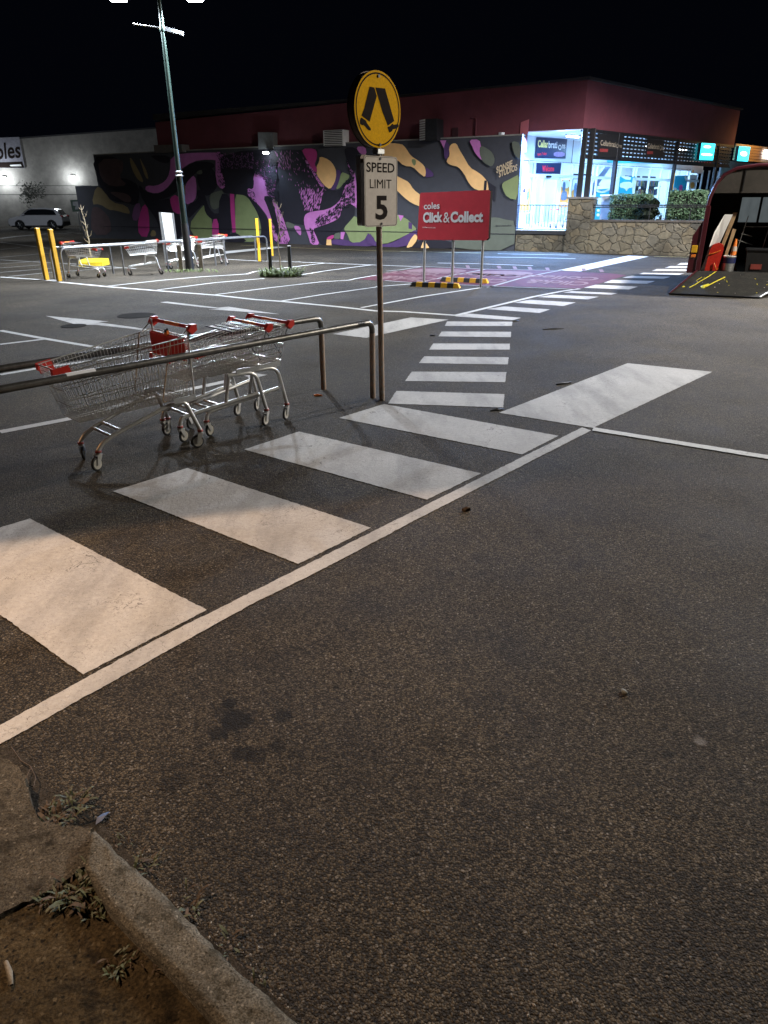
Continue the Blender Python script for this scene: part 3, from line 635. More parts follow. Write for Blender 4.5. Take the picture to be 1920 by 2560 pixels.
# ------------------------------------------------------------------ crossing sign
b = gp(955,1001); PHI = math.radians(47)
t = thing('pedestrian_sign', 'rusty pole with round yellow crossing sign above a speed limit plate', 'road sign', b)
sx = Vector((math.cos(PHI), math.sin(PHI), 0)); sn = Vector((math.sin(PHI), -math.cos(PHI), 0))
lean = Vector((-.012,0,1)).normalized()
Htop = height_at(b, 186)
m = MB(); m.rod(b, b+lean*(Htop-.03), .0305, 'rust', 16); m.build('pole', t)
SP = Plane(b, sx)
def sp(x, y, off=0): 
    u, z = SP.uz(x, y); return b+sx*u+Vector((0,0,z))+sn*off
FRONT = .045
SPf = Plane(b+sn*FRONT, sx)
def sq(x, y, off=0): u, z = SPf.uz(x, y); return SPf.P+sx*u+Vector((0,0,z))+sn*off
ZS = lambda p: zp(860,160,170,[p])[0] if False else (860+p[0]*170/855., 160+p[1]*170/855.)
cc = sq(*ZS((427,577))); top_ = sq(*ZS((427,90))); bot_ = sq(*ZS((430,1066))); RAD = (top_-bot_).length/2
def plate_round(c, n_, face, name):
    m = MB(); m.disc(c, n_, RAD, .006, face, 56, bev=.001, side='galv'); return m.build(name, t)
plate_round(cc, sn, 'ysign', 'round_plate')
m = MB(); m.disc(cc-sn*.09, sn, RAD, .006, 'backs', 56); m.disc(cc-sn*.05, sn, RAD*.99, .055, 'backs', 56); m.build('rear_round_plate', t)
m = MB(); m.torus(cc+sn*.0032, sn, RAD*.955, .0001, 'bsign', 64, 4)
def ring(m, c, r0, r1, off, mt, n=64):
    vs = []; 
    for r in (r0, r1):
        for k in range(n): a = 2*math.pi*k/n; vs.append(c+sx*math.cos(a)*r+ZV*math.sin(a)*r+sn*off)
    m.add(vs, [(k,(k+1)%n,n+(k+1)%n,n+k) for k in range(n)], mt)
m = MB(); ring(m, cc, RAD*.905, RAD*.945, .0042, 'bsign'); m.build('black_ring', t)
def sgn(pts, off, mt, th_=.001): m.prism([sq(*ZS(p), off) for p in pts], sn*th_, mt)
m = MB()
sgn([(318,285),(377,295),(408,405),(318,727),(217,648),(250,560)], .004, 'bsign')
sgn([(390,295),(512,308),(628,718),(548,776),(480,600)], .004, 'bsign')
sgn([(214,672),(272,712),(285,745),(335,815),(330,838),(300,830),(255,780),(238,765),(228,772),(198,752),(198,712),(204,690)], .004, 'bsign')
sgn([(604,750),(622,765),(668,755),(686,765),(682,790),(660,810),(610,822),(600,845),(568,864),(544,800),(545,790),(575,782)], .004, 'bsign')
m.build('walking_legs_symbol', t)
for y in (152, 1016): m = MB(); m.disc(sq(*ZS((430 if y<500 else 448,y)),.008), sn, .013, .01, 'darkm', 12); m.build('bolt', t)
tl, tr, bl_, br_ = [sq(*ZS(p)) for p in ((240,1148),(662,1172),(268,2050),(670,2035))]
def rrect(c, w, h, r, n=5):
    P = []
    for (qx, qy, a0) in ((w/2-r,h/2-r,0),(-w/2+r,h/2-r,90),(-w/2+r,-h/2+r,180),(w/2-r,-h/2+r,270)):
        for k in range(n+1): a = math.radians(a0+90*k/n); P.append(c+sx*(qx+r*math.cos(a))+ZV*(qy+r*math.sin(a)))
    return P
cw = (tl+tr+bl_+br_)/4; PW = ((tr-tl).dot(sx)+(br_-bl_).dot(sx))/2; PH = (tl.z-bl_.z+tr.z-br_.z)/2
m = MB(); m.prism(rrect(cw-sn*.003, PW, PH, .03), sn*.006, 'wsign', 'galv'); m.build('speed_plate', t)
m = MB(); m.prism(rrect(cw-sn*.105+ZV*.01, PW, PH, .03), sn*.06, 'backs', 'galv'); m.build('rear_speed_plate', t)
m = MB()
a_, b2 = rrect(cw+sn*.0035, PW*.965, PH*.98, .026), rrect(cw+sn*.0035, PW*.945, PH*.968, .023)
n = len(a_); m.add(a_+b2, [(k,(k+1)%n,n+(k+1)%n,n+k) for k in range(n)], 'bsign'); m.build('black_border', t)
def words_on(m, s, x0, y0, x1, y1, mt, bold):     # box given in the enlargement: left, bottom, right, top (on the left edge)
    p0 = sq(*ZS((x0,y0)), .004); p1 = sq(*ZS((x1,y0)), .004); p2 = sq(*ZS((x0,y1)), .004)
    put_text(m, s, p0, sx, ZV, (p1-p0).dot(sx), p2.z-p0.z, mt, bold)
m = MB(); words_on(m, 'SPEED', 277,1358,632,1232,'bsign',.016); m.build('speed_word', t); m = MB(); words_on(m, 'LIMIT', 322,1562,594,1448,'bsign',.0); m.build('limit_word', t)
m = MB(); words_on(m, '5', 393,1962,545,1655,'bsign',.03); m.build('speed_number', t)
for p in ((452,1192),(468,2008)): m = MB(); m.disc(sq(*ZS(p),.007), sn, .011, .008, 'darkm', 12); m.build('bolt', t)
m = MB(); p = sq(*ZS((452,1100))); m.box(p-sn*.02, (.10,.075,.05), 'galv', (sx,sn,ZV), bev=.006); m.build('clamp', t)

# ------------------------------------------------------------------ trolleys (local: x to the nose, y to the left, z up)
def castor(parent, x, y, ang, dark):
    ca, sa = math.cos(ang), math.sin(ang); f = Vector((ca,sa,0)); s = Vector((-sa,ca,0)); o = Vector((x,y,0))
    ax_ = o - f*.035                                     # trailing wheel
    c = MB(); c.disc(o+ZV*.158, ZV, .027, .020, 'collar', 14, bev=.003); c.disc(o+ZV*.140, ZV, .022, .014, 'tube', 12)
    for k in (-1,1):
        P = [o+f*.022+ZV*.138, o-f*.030+ZV*.138, ax_-f*.014+ZV*.055, ax_+f*.014+ZV*.055]
        c.prism([p+s*k*.019 for p in P], s*k*.0025, 'tube')
    co = c.build('castor', parent, local=True)
    w = MB(); w.torus(ax_+ZV*.0625, s, .050, .0125, 'tyre', 20, 8)
    w.disc(ax_+ZV*.0625, s, .047, .022, 'tyre' if dark else 'rim', 20, bev=.003)
    if dark: w.disc(ax_+ZV*.0625+s*.012, s, .006, .003, 'ypost', 8); w.disc(ax_+ZV*.0625-s*.012, s, .006, .003, 'ypost', 8)
    else: w.disc(ax_+ZV*.0625, s, .012, .026, 'tube', 10)
    w.build('wheel', co, local=True)
def lerp(a, b, t): return a+(b-a)*t
def basket(T, kind, fine=True):
    if kind == 'deep': RT, RB_, FT, FB = (.02,.305,1.00),(.05,.255,.475),(1.12,.155,.870),(1.00,.150,.430)
    else: RT, RB_, FT, FB = (-.03,.275,.925),(.03,.235,.610),(.92,.175,.790),(.80,.155,.560)
    m = MB(); wr = .0023
    def P(t, v, sgn, front=None):     # t along the side 0 rear..1 front, v 0 bottom..1 top
        a = Vector(RB_).lerp(Vector(RT), v); b = Vector(FB).lerp(Vector(FT), v); p = a.lerp(b, t); p.y *= sgn; return p
    ns, nf, nr = ((34,11,17) if kind == 'deep' else (25,9,13)) if fine else (16,6,8)
    for sg in (-1,1):
        for k in range(ns+1): m.rod(P(k/ns,0,sg), P(k/ns,1,sg), wr, 'chrome', 4, caps=False)
        for v in (0,.12,.25,.42,.7,.92): m.rod(P(0,v,sg), P(1,v,sg), wr*1.7, 'chrome', 5)
        m.tube([P(0,1,sg),P(1,1,sg)], .0055, 'chrome', 6)
    for k in range(nf+1):
        y = lerp(-1,1,k/nf); a = P(1,0,1); b = P(1,1,1); m.rod((a.x,a.y*y,a.z),(b.x,b.y*y,b.z), wr, 'chrome', 4, caps=False)
    for v in (0,.3,.6,.9): a = P(1,v,1); m.rod((a.x,a.y,a.z),(a.x,-a.y,a.z), wr*1.35, 'chrome', 5)
    a = P(1,1,1); m.rod((a.x,a.y,a.z),(a.x,-a.y,a.z), .0055, 'chrome', 6)
    for k in range(nr+1):
        y = lerp(-1,1,k/nr); a = P(0,0,1); b = P(0,1,1); m.rod((a.x,a.y*y,a.z),(b.x,b.y*y,b.z), wr, 'chrome', 4, caps=False)
    for v in (0,.5,1): a = P(0,v,1); m.rod((a.x,a.y,a.z),(a.x,-a.y,a.z), wr*1.6, 'chrome', 5)
    nb = 12 if fine else 7
    for k in range(nb+1):
        y = lerp(-1,1,k/nb); a = P(0,0,1); b = P(1,0,1); m.rod((a.x,a.y*y,a.z),(b.x,b.y*y,b.z), wr*1.2, 'chrome', 4, caps=False)
    nc = 18 if fine else 8
    for k in range(nc+1): a = P(k/nc,0,1); m.rod((a.x,a.y,a.z-.003),(a.x,-a.y,a.z-.003), wr*1.3, 'chrome', 4, caps=False)
    m.build('basket', T, local=True); return P
def trolley(kind, label, group, loc, rz, dark=(True,False,False,True), angs=(0,0,0,0), seat=True, fine=True):
    T = thing('shopping_trolley', label, 'trolley', loc, group, rz); P = basket(T, kind, fine)
    m = MB(); r = .0185
    for sg in (-1,1):
        if kind == 'deep':
            m.tube([(.90,.165*sg,.165),(.86,.168*sg,.215),(.77,.172*sg,.262),(.24,.215*sg,.425),(.10,.255*sg,.440),(.0,.28*sg,.165)], r, 'tube', 10, bend=.05)
            m.box((.10,.258*sg,.462),(.22,.006,.045),'galv')
        else:
            m.tube([(.90,.165*sg,.165),(.875,.165*sg,.24),(.08,.235*sg,.335)], r, 'tube', 10, bend=.07)
            m.tube([(0,.25*sg,.165),(.085,.238*sg,.545),(.38,.215*sg,.555)], r, 'tube', 10, bend=.10, seg=7)
            m.tube([(.36,.21*sg,.555),(.42,.205*sg,.30)], r*.9, 'tube', 8)
            m.box((.17,.238*sg,.582),(.26,.006,.045),'galv')
    zf = .262 if kind == 'deep' else .255
    for x, z, y in (((.77,zf,.172),(.68,zf+.028,.178)) if kind == 'deep' else ((.80,.246,.17),(.70,.258,.18))): m.rod((x,-y,z),(x,y,z), r*.7, 'tube', 8)
    if kind != 'deep': m.rod((.10,-.235,.545),(.10,.235,.545), r*.8, 'tube', 8)
    m.build('frame', T, local=True)
    # handle
    hx, hz = (-.02,1.07) if kind == 'deep' else (-.055,.965)
    m = MB(); m.tube([(hx,-.295,hz),(hx,.295,hz)], .0165, 'redpl', 12); m.tube([(hx,-.12,hz),(hx,.12,hz)], .0172, 'oranpl', 12)
    for sg in (-1,1):
        m.prism([Vector((hx-.028,.295*sg,hz+.028)),Vector((hx+.022,.295*sg,hz+.03)),Vector((hx+.055,.295*sg,hz-.018)),Vector((hx+.022,.295*sg,hz-.052)),Vector((hx-.028,.295*sg,hz-.02))],(0,.048*sg,0),'redpl')
    m.build('handle', T, local=True)
    m = MB()
    for sg in (-1,1):
        m = MB(); m.tube([P(0,1,sg)+Vector((.10,0,-.01)),(hx+.03,.31*sg,hz)], .0045, 'chrome', 6); m.tube([P(0,.55,sg),(hx+.03,.31*sg,hz-.03)], .0045, 'darkm', 6)
        if kind == 'deep': m.tube([(.02,.285*sg,.50),(.02,.300*sg,1.085)], .009, 'tube', 8)
        m.build('handle_bracket', T, local=True)
    # child seat / flap
    m = MB()
    if kind == 'deep':
        for k in range(19):
            y = lerp(-.275,.275,k/18); m.box((.055,y,.885),(.008,.017,.19),'redpl')
        m.box((.062,0,.885),(.004,.56,.18),'redpl'); m.box((.05,0,.90),(.02,.045,.24),'oranpl'); m.disc((.05,0,1.02),(0,0,1),.02,.03,'black',10)
        m.rod((.05,-.29,.985),(.05,.29,.985),.006,'redpl',6)
    elif seat:
        for k in range(13): y = lerp(-.22,.22,k/12); m.tube([(-.01,y,.965),(.30,y*.92,.945)], .0028, 'chrome', 4)
        for k in range(5): x = lerp(0,.30,k/4); m.rod((x,-.225,.962-.05*x),(x,.225,.962-.05*x), .0055, 'darkm', 6)
    m.build('seat_flap', T, local=True)
    # corner guards and hooks
    m = MB()
    for sg in (-1,1):
        m = MB(); q = P(1,1,sg); q2 = P(1,.80,sg); m.prism([q+Vector((.01,.006*sg,.008)), q+Vector((-.11,.012*sg,.025)), q2+Vector((-.11,.012*sg,.03)), q2+Vector((.01,.006*sg,.008))], (0,.008*sg,0), 'redpl')
        m.box(q+Vector((.008,-.012*sg,-.02)), (.012,.05,.05), 'redpl')
        m.build('corner_guard', T, local=True); m = MB()
    if kind == 'deep':
        m = MB()
        for sg in (-1,1): m = MB(); m.tube([(.17,.262*sg,.985),(.30,.245*sg,.50),(.295,.245*sg,.47),(.27,.245*sg,.472)], .0055, 'timber', 6); m.build('bag_hook', T, local=True)
        m = MB(); m.tube([(0,-.27,.80),(.0,-.275,.70)], .006, 'redpl', 6); m.rod((0,-.275,.70),(0,-.275,.66),.012,'black',8)
        m.build('coin_lock_tag', T, local=True)
    else:
        m = MB()
        for sg in (-1,1): m = MB(); m.tube([(.20,.262*sg,.90),(.04,.27*sg,.66),(.07,.262*sg,.63)], .004, 'darkm', 6); m.build('bag_hook', T, local=True)
    for (x, y), dk, an in zip(((0,-.28 if kind == 'deep' else -.25),(0,.28 if kind == 'deep' else .25),(.90,-.165),(.90,.165)), dark, angs): castor(T, x, y, an, dk)
    return T
def put_trolley(kind, rl, rr, fl, fr, label, **k):
    A = (gp(*rl)+gp(*rr))/2; B = (gp(*fl)+gp(*fr))/2; d = B-A
    return trolley(kind, label, 'trolleys in the near bay', (A.x,A.y,0), math.atan2(d.y,d.x)+(math.radians(3) if kind == 'deep' else 0), **k)
# wheel contacts read from the photo
put_trolley('deep', (507,1112),(422.8,1090),(250,1170),(199,1148), 'front trolley with a red ribbed seat flap and a deep basket', dark=(False,False,True,False), angs=(math.radians(200),math.radians(170),math.radians(60),math.radians(200)))
put_trolley('tall', (677,1060),(591.5,1039),(470,1105),(412,1088), 'middle trolley with its nose behind the red seat flap and a tall tubular leg', dark=(False,False,True,False), angs=(math.radians(205),math.radians(205),math.radians(20),math.radians(20)))
put_trolley('tall', (725.5,1046),(639,1025),(530,1090),(478,1074), 'rearmost near trolley nested in the middle one with its handle nearest the rail post', dark=(False,False,True,False), angs=(math.radians(215),math.radians(205),math.radians(25),math.radians(20)))

# ------------------------------------------------------------------ far trolley bay
def far_rail(pts_post, H, label):
    P = [gp(*p) for p in pts_post]; t = thing('trolley_rail', label, 'rail', P[0], 'trolley bay rails')
    a, b = P[0], P[-1]; m = MB(); m.tube([a+ZV*-.02, a+ZV*H, b+ZV*H, b+ZV*-.02], .028, 'frail', 10, bend=.2, seg=6); m.build('tube', t)
    for p in P[1:-1]:
        m = MB(); m.rod(p+ZV*-.02, p+ZV*(H-.02), .026, 'frail', 10); m.build('post', t)
    return t
far_rail([(163.5,701),(312,688),(421,673.5),(565,664),(670,652)], .85, 'far trolley bay rail with a rounded end beside the two left yellow posts')
far_rail([(137.5,698),(284,684),(540,664),(641,651)], .85, 'rear rail of the far trolley bay, behind the far trolleys')
fd = gp(670,652)-gp(163.5,701); fang = math.atan2(fd.y, fd.x)
far0 = None
for k, (px, rz, lab) in enumerate((((222,693),math.radians(-8),'leftmost far trolley, in front of the yellow traffic island'),((362,686),math.radians(200),'far trolley between the yellow island and the blank board, facing left'),((455,671),math.radians(183)+.55,'far trolley mostly hidden behind the lamp post'),((530,662),math.radians(215),'far trolley right of the lamp post with its red handle above the rail'))):
    c = gp(*px)
    if far0 is None: far0 = trolley('tall', lab, 'trolleys in the far bay', (c.x,c.y,0), rz, fine=False, dark=(True,True,True,True)); o = far0
    else:
        o = copy_tree(far0); o.location = (c.x,c.y,0); o.rotation_euler = (0,0,rz); o['label'] = lab
for o in [x for x in bpy.data.objects if x.get('group') == 'trolleys in the far bay']: o.location.x -= math.cos(o.rotation_euler[2])*.45; o.location.y -= math.sin(o.rotation_euler[2])*.45

# yellow posts
def bollard(px, row, w, label, name='yellow_post'):
    p = gp(*px); H = height_at(p, row); m = MB(); m.box(p+ZV*(H/2), (w,w,H), 'ypost', (Vector((.8,-.6,0)),Vector((.6,.8,0)),ZV), bev=.012)
    return tag(m.build(name, org=p), label, 'bollard', 'yellow posts')
bollard((117,700), 570, .115, 'leftmost tall yellow post beside the far trolley bay')
bollard((149,703.5), 573, .115, 'second yellow post from the left, its foot at the lane line')
bollard((649.5,653.5), 546, .085, 'thin yellow post at the right end of the far rails')
bollard((681,640), 547, .085, 'yellow post behind the black stake left of the bare sapling')
# yellow island
P = [gp(*p) for p in RD([(955,615),(960,590),(1060,558),(1330,560),(1338,590),(1250,612)])]
m = MB(); base = [Vector((p.x,p.y,0)) for p in P]; m.prism(base, (0,0,.13), mat('yellow_kerb_paint',(.75,.55,.03),.5,0,.15,6,dirt=(.3,.22,.05),dirt_amt=.2)); tag(m.build('traffic_island', org=P[0]), 'yellow painted concrete island behind the leftmost far trolley', 'traffic island')
# timber stakes by the lamp
for px, row, w, mt, lab in (((455,680),612,.13,'wood','grey timber stake left of the lamp post'),((505,676),610,.12,'wood','dark timber stake right of the lamp post')):
    p = gp(*px); H = height_at(p,row); m = MB(); m.box(p+ZV*H/2,(w,w,H),mt,bev=.01); tag(m.build('timber_stake', org=p), lab, 'stake', 'timber stakes')
# blank board on two posts
pl, pr = gp(421,668), gp(452,672); 
PB = Plane(pl, (1,.12)); t = thing('blank_board', 'blank white notice board on two grey posts behind the far rail', 'sign board', pl)
RG = lambda p: zp(240,340,320,[p])[0]
cor = [PB.px(*RG(p)) for p in ((845,990),(975,1000),(1030,1385),(905,1380))]
m = MB(); m.prism(cor, PB.n*-.02, 'white', 'galv'); m.build('panel', t)
for xt, xb in (((830,988),(895,1450)),((985,998),(1050,1440))):
    a = PB.px(*RG(xt), -.03); m = MB(); f0 = Vector((a.x,a.y,0)); m.box((f0+a)/2, (.09,.05,a.z), 'galv', (PB.D,PB.n,ZV)); m.build('post', t)

# lamp post
t = thing('lamp_post', 'tall dark green lamp post with twin lamp heads and a cross arm', 'lamp post', LAMP)
m = MB(); m.rod(LAMP, LAMP+ZV*1.4, .135, 'black', 16, .115); m.rod(LAMP+ZV*1.4, LAMP+ZV*2.75, .10, 'gpole', 16, .095); m.build('base_column', t)
m = MB(); m.torus(LAMP+ZV*2.75, ZV, .095, .03, 'galv', 18, 8); m.disc(LAMP+ZV*2.85, ZV, .115, .06, 'galv', 18, bev=.01); m.disc(LAMP+ZV*6.5, ZV, .085, .14, 'gpole', 16, bev=.01); m.build('collar', t)
m = MB(); m.rod(LAMP+ZV*2.75, LAMP+ZV*6.5, .075, 'gpole', 16, .062); m.rod(LAMP+ZV*6.5, LAMP+ZV*7.5, .062, 'gpole', 16, .055); m.build('pole', t)
pa = Plane(LAMP, (1,.05))
m = MB(); a, b_ = pa.px(335,60), pa.px(458,84); c = LAMP+ZV*6.52; m.rod(c, a, .018, 'galv', 8); m.box((c+b_)/2, ((b_-c).length,.10,.10), 'frail', ((b_-c).normalized(), Vector((0,1,0)), (b_-c).normalized().cross(Vector((0,1,0))))); m.disc(a,(1,0,0),.03,.03,'white',8); m.build('cross_arm', t)
for sg in (1,-1):
    e = LAMP+Vector((1.0 if sg>0 else -1.15,0,7.235)); m = MB(); m.tube([LAMP+ZV*7.45, LAMP+ZV*7.5+Vector((.4*sg,0,.02)), e+Vector((-.25*sg,0,.03))], .03, 'gpole', 8); m.build('bracket', t)
    m = MB(); m.box(e, (.62,.30,.10), 'gpole', bev=.03); hd = m.build('lamp_head', t)
    m = MB(); m.box(e-ZV*.062, (.42,.24,.03), 'bulk_e', bev=.008); m.build('lens', hd)

# sapling between black stakes
for px, row, lab in (((678,690),622,'black stake left of the bare sapling'),((726,681),615,'black stake right of the bare sapling')):
    p = gp(*px); H = height_at(p,row); m = MB(); m.box(p+ZV*H/2,(.10,.10,H),'bpost',bev=.008); m.box(p+ZV*(H+.004),(.09,.09,.012),'white'); tag(m.build('black_stake', org=p), lab, 'stake', 'black tree stakes')
def sapling(px, row, label, seed, mt='bark', r=.022, bend=.06):
    rd = random.Random(seed); p = gp(*px); H = height_at(p,row); t = thing('sapling', label, 'tree', p)
    T = [p+Vector((rd.uniform(-1,1)*bend*k/6, rd.uniform(-1,1)*bend*k/6, H*k/8)) for k in range(9)]
    m = MB(); m.tube(T, [r*(1-.8*k/8) for k in range(9)], mt, 8); m.build('trunk', t)
    m = MB()
    for k in range(16):
        h = rd.uniform(.3,.98); q = T[int(h*8)].lerp(T[min(8,int(h*8)+1)], h*8-int(h*8)); a = rd.uniform(0,6.28); L_ = rd.uniform(.15,.42)*(1.15-h*.6)
        e1 = q+Vector((math.cos(a)*L_*.5,math.sin(a)*L_*.5,L_*.35)); e2 = e1+Vector((math.cos(a)*L_*.25,math.sin(a)*L_*.25,L_*.55)); m.tube([q,e1,e2], [r*.3,r*.2,r*.08], mt, 5)
        if rd.random() < .6: m.tube([e1, e1+Vector((rd.uniform(-.1,.1),rd.uniform(-.1,.1),.12))], [r*.15,r*.06], mt, 4)
    m.build('branches', t); return t
sapling((702,688), 505, 'thin bare sapling between the two black stakes', 3)
sapling((230,655), 512, 'bare sapling behind the leftmost far trolley, catching the light', 8, r=.04, bend=.05)
m = MB(); g0 = gp(702,691)
for k in range(800):
    a = random.uniform(0,6.28); q = random.random()**.5; c = g0+Vector((math.cos(a)*.62*q, math.sin(a)*.36*q,0)); d = (math.cos(random.uniform(0,6.28)),math.sin(random.uniform(0,6.28)))
    blade(m, c, d, random.uniform(.08,.26), random.uniform(.008,.018), random.choice(('grass','grass','weed')), random.uniform(.4,1.1))
m.quad([g0+Vector((math.cos(k*.524)*.6,math.sin(k*.524)*.36,.012)) for k in range(12)], 'soil')
tag(m.build('grass_tuft', org=g0), kind='stuff'); bpy.data.objects['grass_tuft']['label'] = 'grassy weeds at the foot of the bare sapling'
m = MB(); g1 = gp(480,681)
for k in range(120):
    c = g1+Vector((random.uniform(-.9,.9),random.uniform(-.15,.15),0)); d = (math.cos(random.uniform(0,6.28)),math.sin(random.uniform(0,6.28))); blade(m, c, d, random.uniform(.05,.14), .01, 'grass', .8)
o = tag(m.build('grass_strip', org=g1), kind='stuff'); o['label'] = 'thin grass around the foot of the lamp post'

# ------------------------------------------------------------------ collection board
c1, c2, c3 = gp(1057,706), gp(1127,712), gp(1199,718); PC = Plane(c1, (c3-c1))
t = thing('collection_board', 'large red board on three steel posts over the painted bays', 'sign board', c1)
RI = lambda x, y: zp(920,320,400,[(x,y)])[0]
cor = [PC.px(*RI(*p)) for p in ((537,690),(548,672),(1250,642),(1270,655),(1248,1140),(1225,1165),(520,1160),(510,1145))]
m = MB(); m.prism([p for p in cor], PC.n*-.09, 'rsign', 'bsign'); m.build('panel', t)
def pcb(m, s, bl, br, tlp, mt, bold, plane=PC, RR=RI, off=.006):
    p0, p1, p2 = plane.px(*RR(*bl), off), plane.px(*RR(*br), off), plane.px(*RR(*tlp), off)
    put_text(m, s, p0, (p1-p0).normalized(), (p2-p0).normalized(), (p1-p0).length, (p2-p0).length, mt, bold)
m = MB(); pcb(m, 'coles', (580,845),(743,838),(581,775),'wtext',.018); pcb(m, 'Click', (570,984),(773,978),(573,874),'wtext',.045); pcb(m, '&', (782,982),(848,980),(784,876),'wtext',.0); pcb(m, 'Collect', (855,982),(1192,978),(858,866),'wtext',.045); pcb(m, 'coles.com.au', (566,1036),(700,1040),(567,1020),'wtext',.0); m.build('lettering', t)
for c in (c1,c2,c3):
    ztop = 1.2; m = MB(); q = c-PC.n*.05; m.rod(q, q+ZV*height_at(c, 560), .033, 'galv', 12); m.build('post', t)
def wheel_stop(a, b, label):
    A, B = gp(*a), gp(*b); d = (B-A); L_ = d.length; d.normalize(); n = Vector((-d.y,d.x,0)); t = thing('wheel_stop', label, 'wheel stop', A, 'black and yellow wheel stops'); N = 8
    m = MB(); m2 = MB()
    for k in range(N):
        x0, x1 = L_*k/N, L_*(k+1)/N; s0 = .06 if k == 0 else 0; s1 = .06 if k == N-1 else 0
        vs = [A+d*x+n*y+ZV*z for x, xt in ((x0,x0+s0),(x1,x1-s1)) for (x,y,z) in ((x,-.085,.0),(xt,-.05,.11),(xt,.05,.11),(x,.085,0))]
        (m2 if k%2 == 1 else m).add(vs, [(0,4,5,1),(1,5,6,2),(2,6,7,3),(0,1,2,3),(7,6,5,4)], 'ypost' if k%2 == 1 else 'tyre')
    m.build('body', t); m2.build('yellow_bands', t)
wheel_stop(RB([(85,368)])[0], RB([(480,383)])[0], 'nearer black and yellow wheel stop under the red board')
wheel_stop(RB([(325,328)])[0], RB([(705,345)])[0], 'farther black and yellow wheel stop on the red paint')
# ------------------------------------------------------------------ mural wall and the building behind it
A0, A1 = gp(1287,627), gp(494,603); PA = Plane(A0, A1-A0)
def wall_prism(m, pl, u0, u1, z0, z1, off, depth, mt, z1b=None):
    a, b, c, d = pl.at(u0,z0,off), pl.at(u1,z0,off), pl.at(u1,z1b if z1b is not None else z1,off), pl.at(u0,z1,off)
    m.prism([a,b,c,d], -pl.n*depth, mt)
uL = PA.uz(243,450)[0]; uLL = PA.uz(197,520)[0]; MT = PA.uz(900,357)[1]
t = thing('mural_wall', 'long low wall painted with a colourful mural of a shaggy animal', 'wall', A0)
m = MB(); wall_prism(m, PA, 0.02, uL, 0, MT, 0, .32, 'slate'); wall_prism(m, PA, uL, uLL, 0, PA.uz(215,465)[1], 0, .32, 'slate'); m.build('wall_body', t)
m = MB(); wall_prism(m, PA, 0.0, uL, MT, MT+.05, .02, .40, 'conc'); m.build('coping', t)
m = MB(); lay = [0.0015]
def W3(p): return zp(540,320,400,p)
def W4(p): return zp(920,320,400,p)
def W2(p): return zp(240,340,320,p)
def smooth_pts(p, k=2):                      # rounded outlines, like the brush made them
    for _ in range(k):
        q = []
        for i in range(len(p)):
            a, b = p[i], p[(i+1)%len(p)]; q += [(a[0]*.75+b[0]*.25,a[1]*.75+b[1]*.25),(a[0]*.25+b[0]*.75,a[1]*.25+b[1]*.75)]
        p = q
    return p
def mur(R_, pts, mt, k=1):
    lay[0] += .0012
    P = []
    for x, y in R_(smooth_pts(pts, k)):
        u, z = PA.uz(x, y); P.append(PA.at(max(.02,u), min(max(z,.005),MT-.01), lay[0]))
    m.quad(P, mt)
mur(W2, [(0,640),(100,700),(200,860),(400,900),(450,1010),(380,1000),(240,960),(170,960),(50,880),(-60,890)], 'mol')
mur(W2, [(-60,270),(40,640),(150,780),(230,850),(420,870),(490,900),(560,860),(560,640),(420,560),(300,540),(200,420),(300,300),(200,260)], 'mblack')
mur(W2, [(20,300),(340,290),(360,420),(300,540),(420,640),(200,660),(60,560)], 'mbr')
mur(W2, [(440,262),(500,350),(570,480),(625,610),(550,575),(490,480),(445,360)], 'mol'); mur(W2, [(560,265),(620,380),(660,460),(685,570),(640,530),(600,400)], 'mol')
mur(W2, [(160,720),(330,730),(430,760),(470,840),(400,870),(280,800)], 'mbr'); mur(W2, [(0,910),(90,960),(190,1080),(200,1280),(-60,1280),(-60,940)], 'mbr')
mur(W2, [(700,250),(960,250),(960,350),(860,350),(760,300)], 'mblack')
mur(W2, [(620,860),(690,960),(695,1310),(560,1300),(540,1100)], 'mag'); mur(W2, [(500,880),(590,870),(560,1100),(460,1090)], 'mvg'); mur(W2, [(730,1210),(780,1240),(780,1300),(700,1300)], 'mol')
mur(W2, [(960,800),(1050,750),(1120,900),(1180,1020),(1010,1000),(970,880)], 'mag')
mur(W2, [(650,640),(780,650),(900,590),(960,480),(970,250),(1250,215),(1659,215),(1650,330),(1450,300),(1250,330),(1080,450),(1000,580),(900,700),(780,750),(640,710)], 'violet')
mur(W2, [(1200,560),(1290,500),(1310,700),(1290,840),(1160,900),(1120,740)], 'violet'); mur(W2, [(1115,650),(1160,620),(1165,800),(1120,740)], 'mol')
mur(W2, [(560,620),(640,720),(780,760),(900,710),(1010,590),(1080,470),(1250,340),(1400,330),(1530,350),(1540,420),(1400,420),(1290,480),(1200,580),(1100,680),(980,780),(850,830),(680,820),(560,740)], 'mblack')
mur(W2, [(560,740),(680,820),(860,830),(960,800),(970,900),(1010,1000),(1100,1020),(1150,1330),(860,1310),(800,1100),(700,960)], 'mblack')
mur(W2, [(1200,1160),(1350,950),(1420,880),(1480,1040),(1510,1100),(1510,1345),(1300,1340)], 'mgreen')
mur(W2, [(1300,490),(1400,420),(1540,420),(1590,640),(1500,760),(1420,780),(1350,700)], 'mblack'); mur(W2, [(1300,470),(1370,430),(1390,490),(1330,500)], 'mgrey')
mur(W2, [(1470,760),(1560,720),(1659,700),(1659,860),(1560,960),(1490,930)], 'mgrey')
mur(W2, [(1180,1100),(1190,880),(1330,830),(1300,700),(1400,700),(1440,850),(1480,950),(1560,1020),(1659,960),(1700,1400),(1600,1400),(1580,1070),(1500,1080),(1420,1000),(1400,870),(1330,950)], 'mblack'); mur(W2, [(1510,1080),(1590,1070),(1600,1350),(1510,1340)], 'mag')
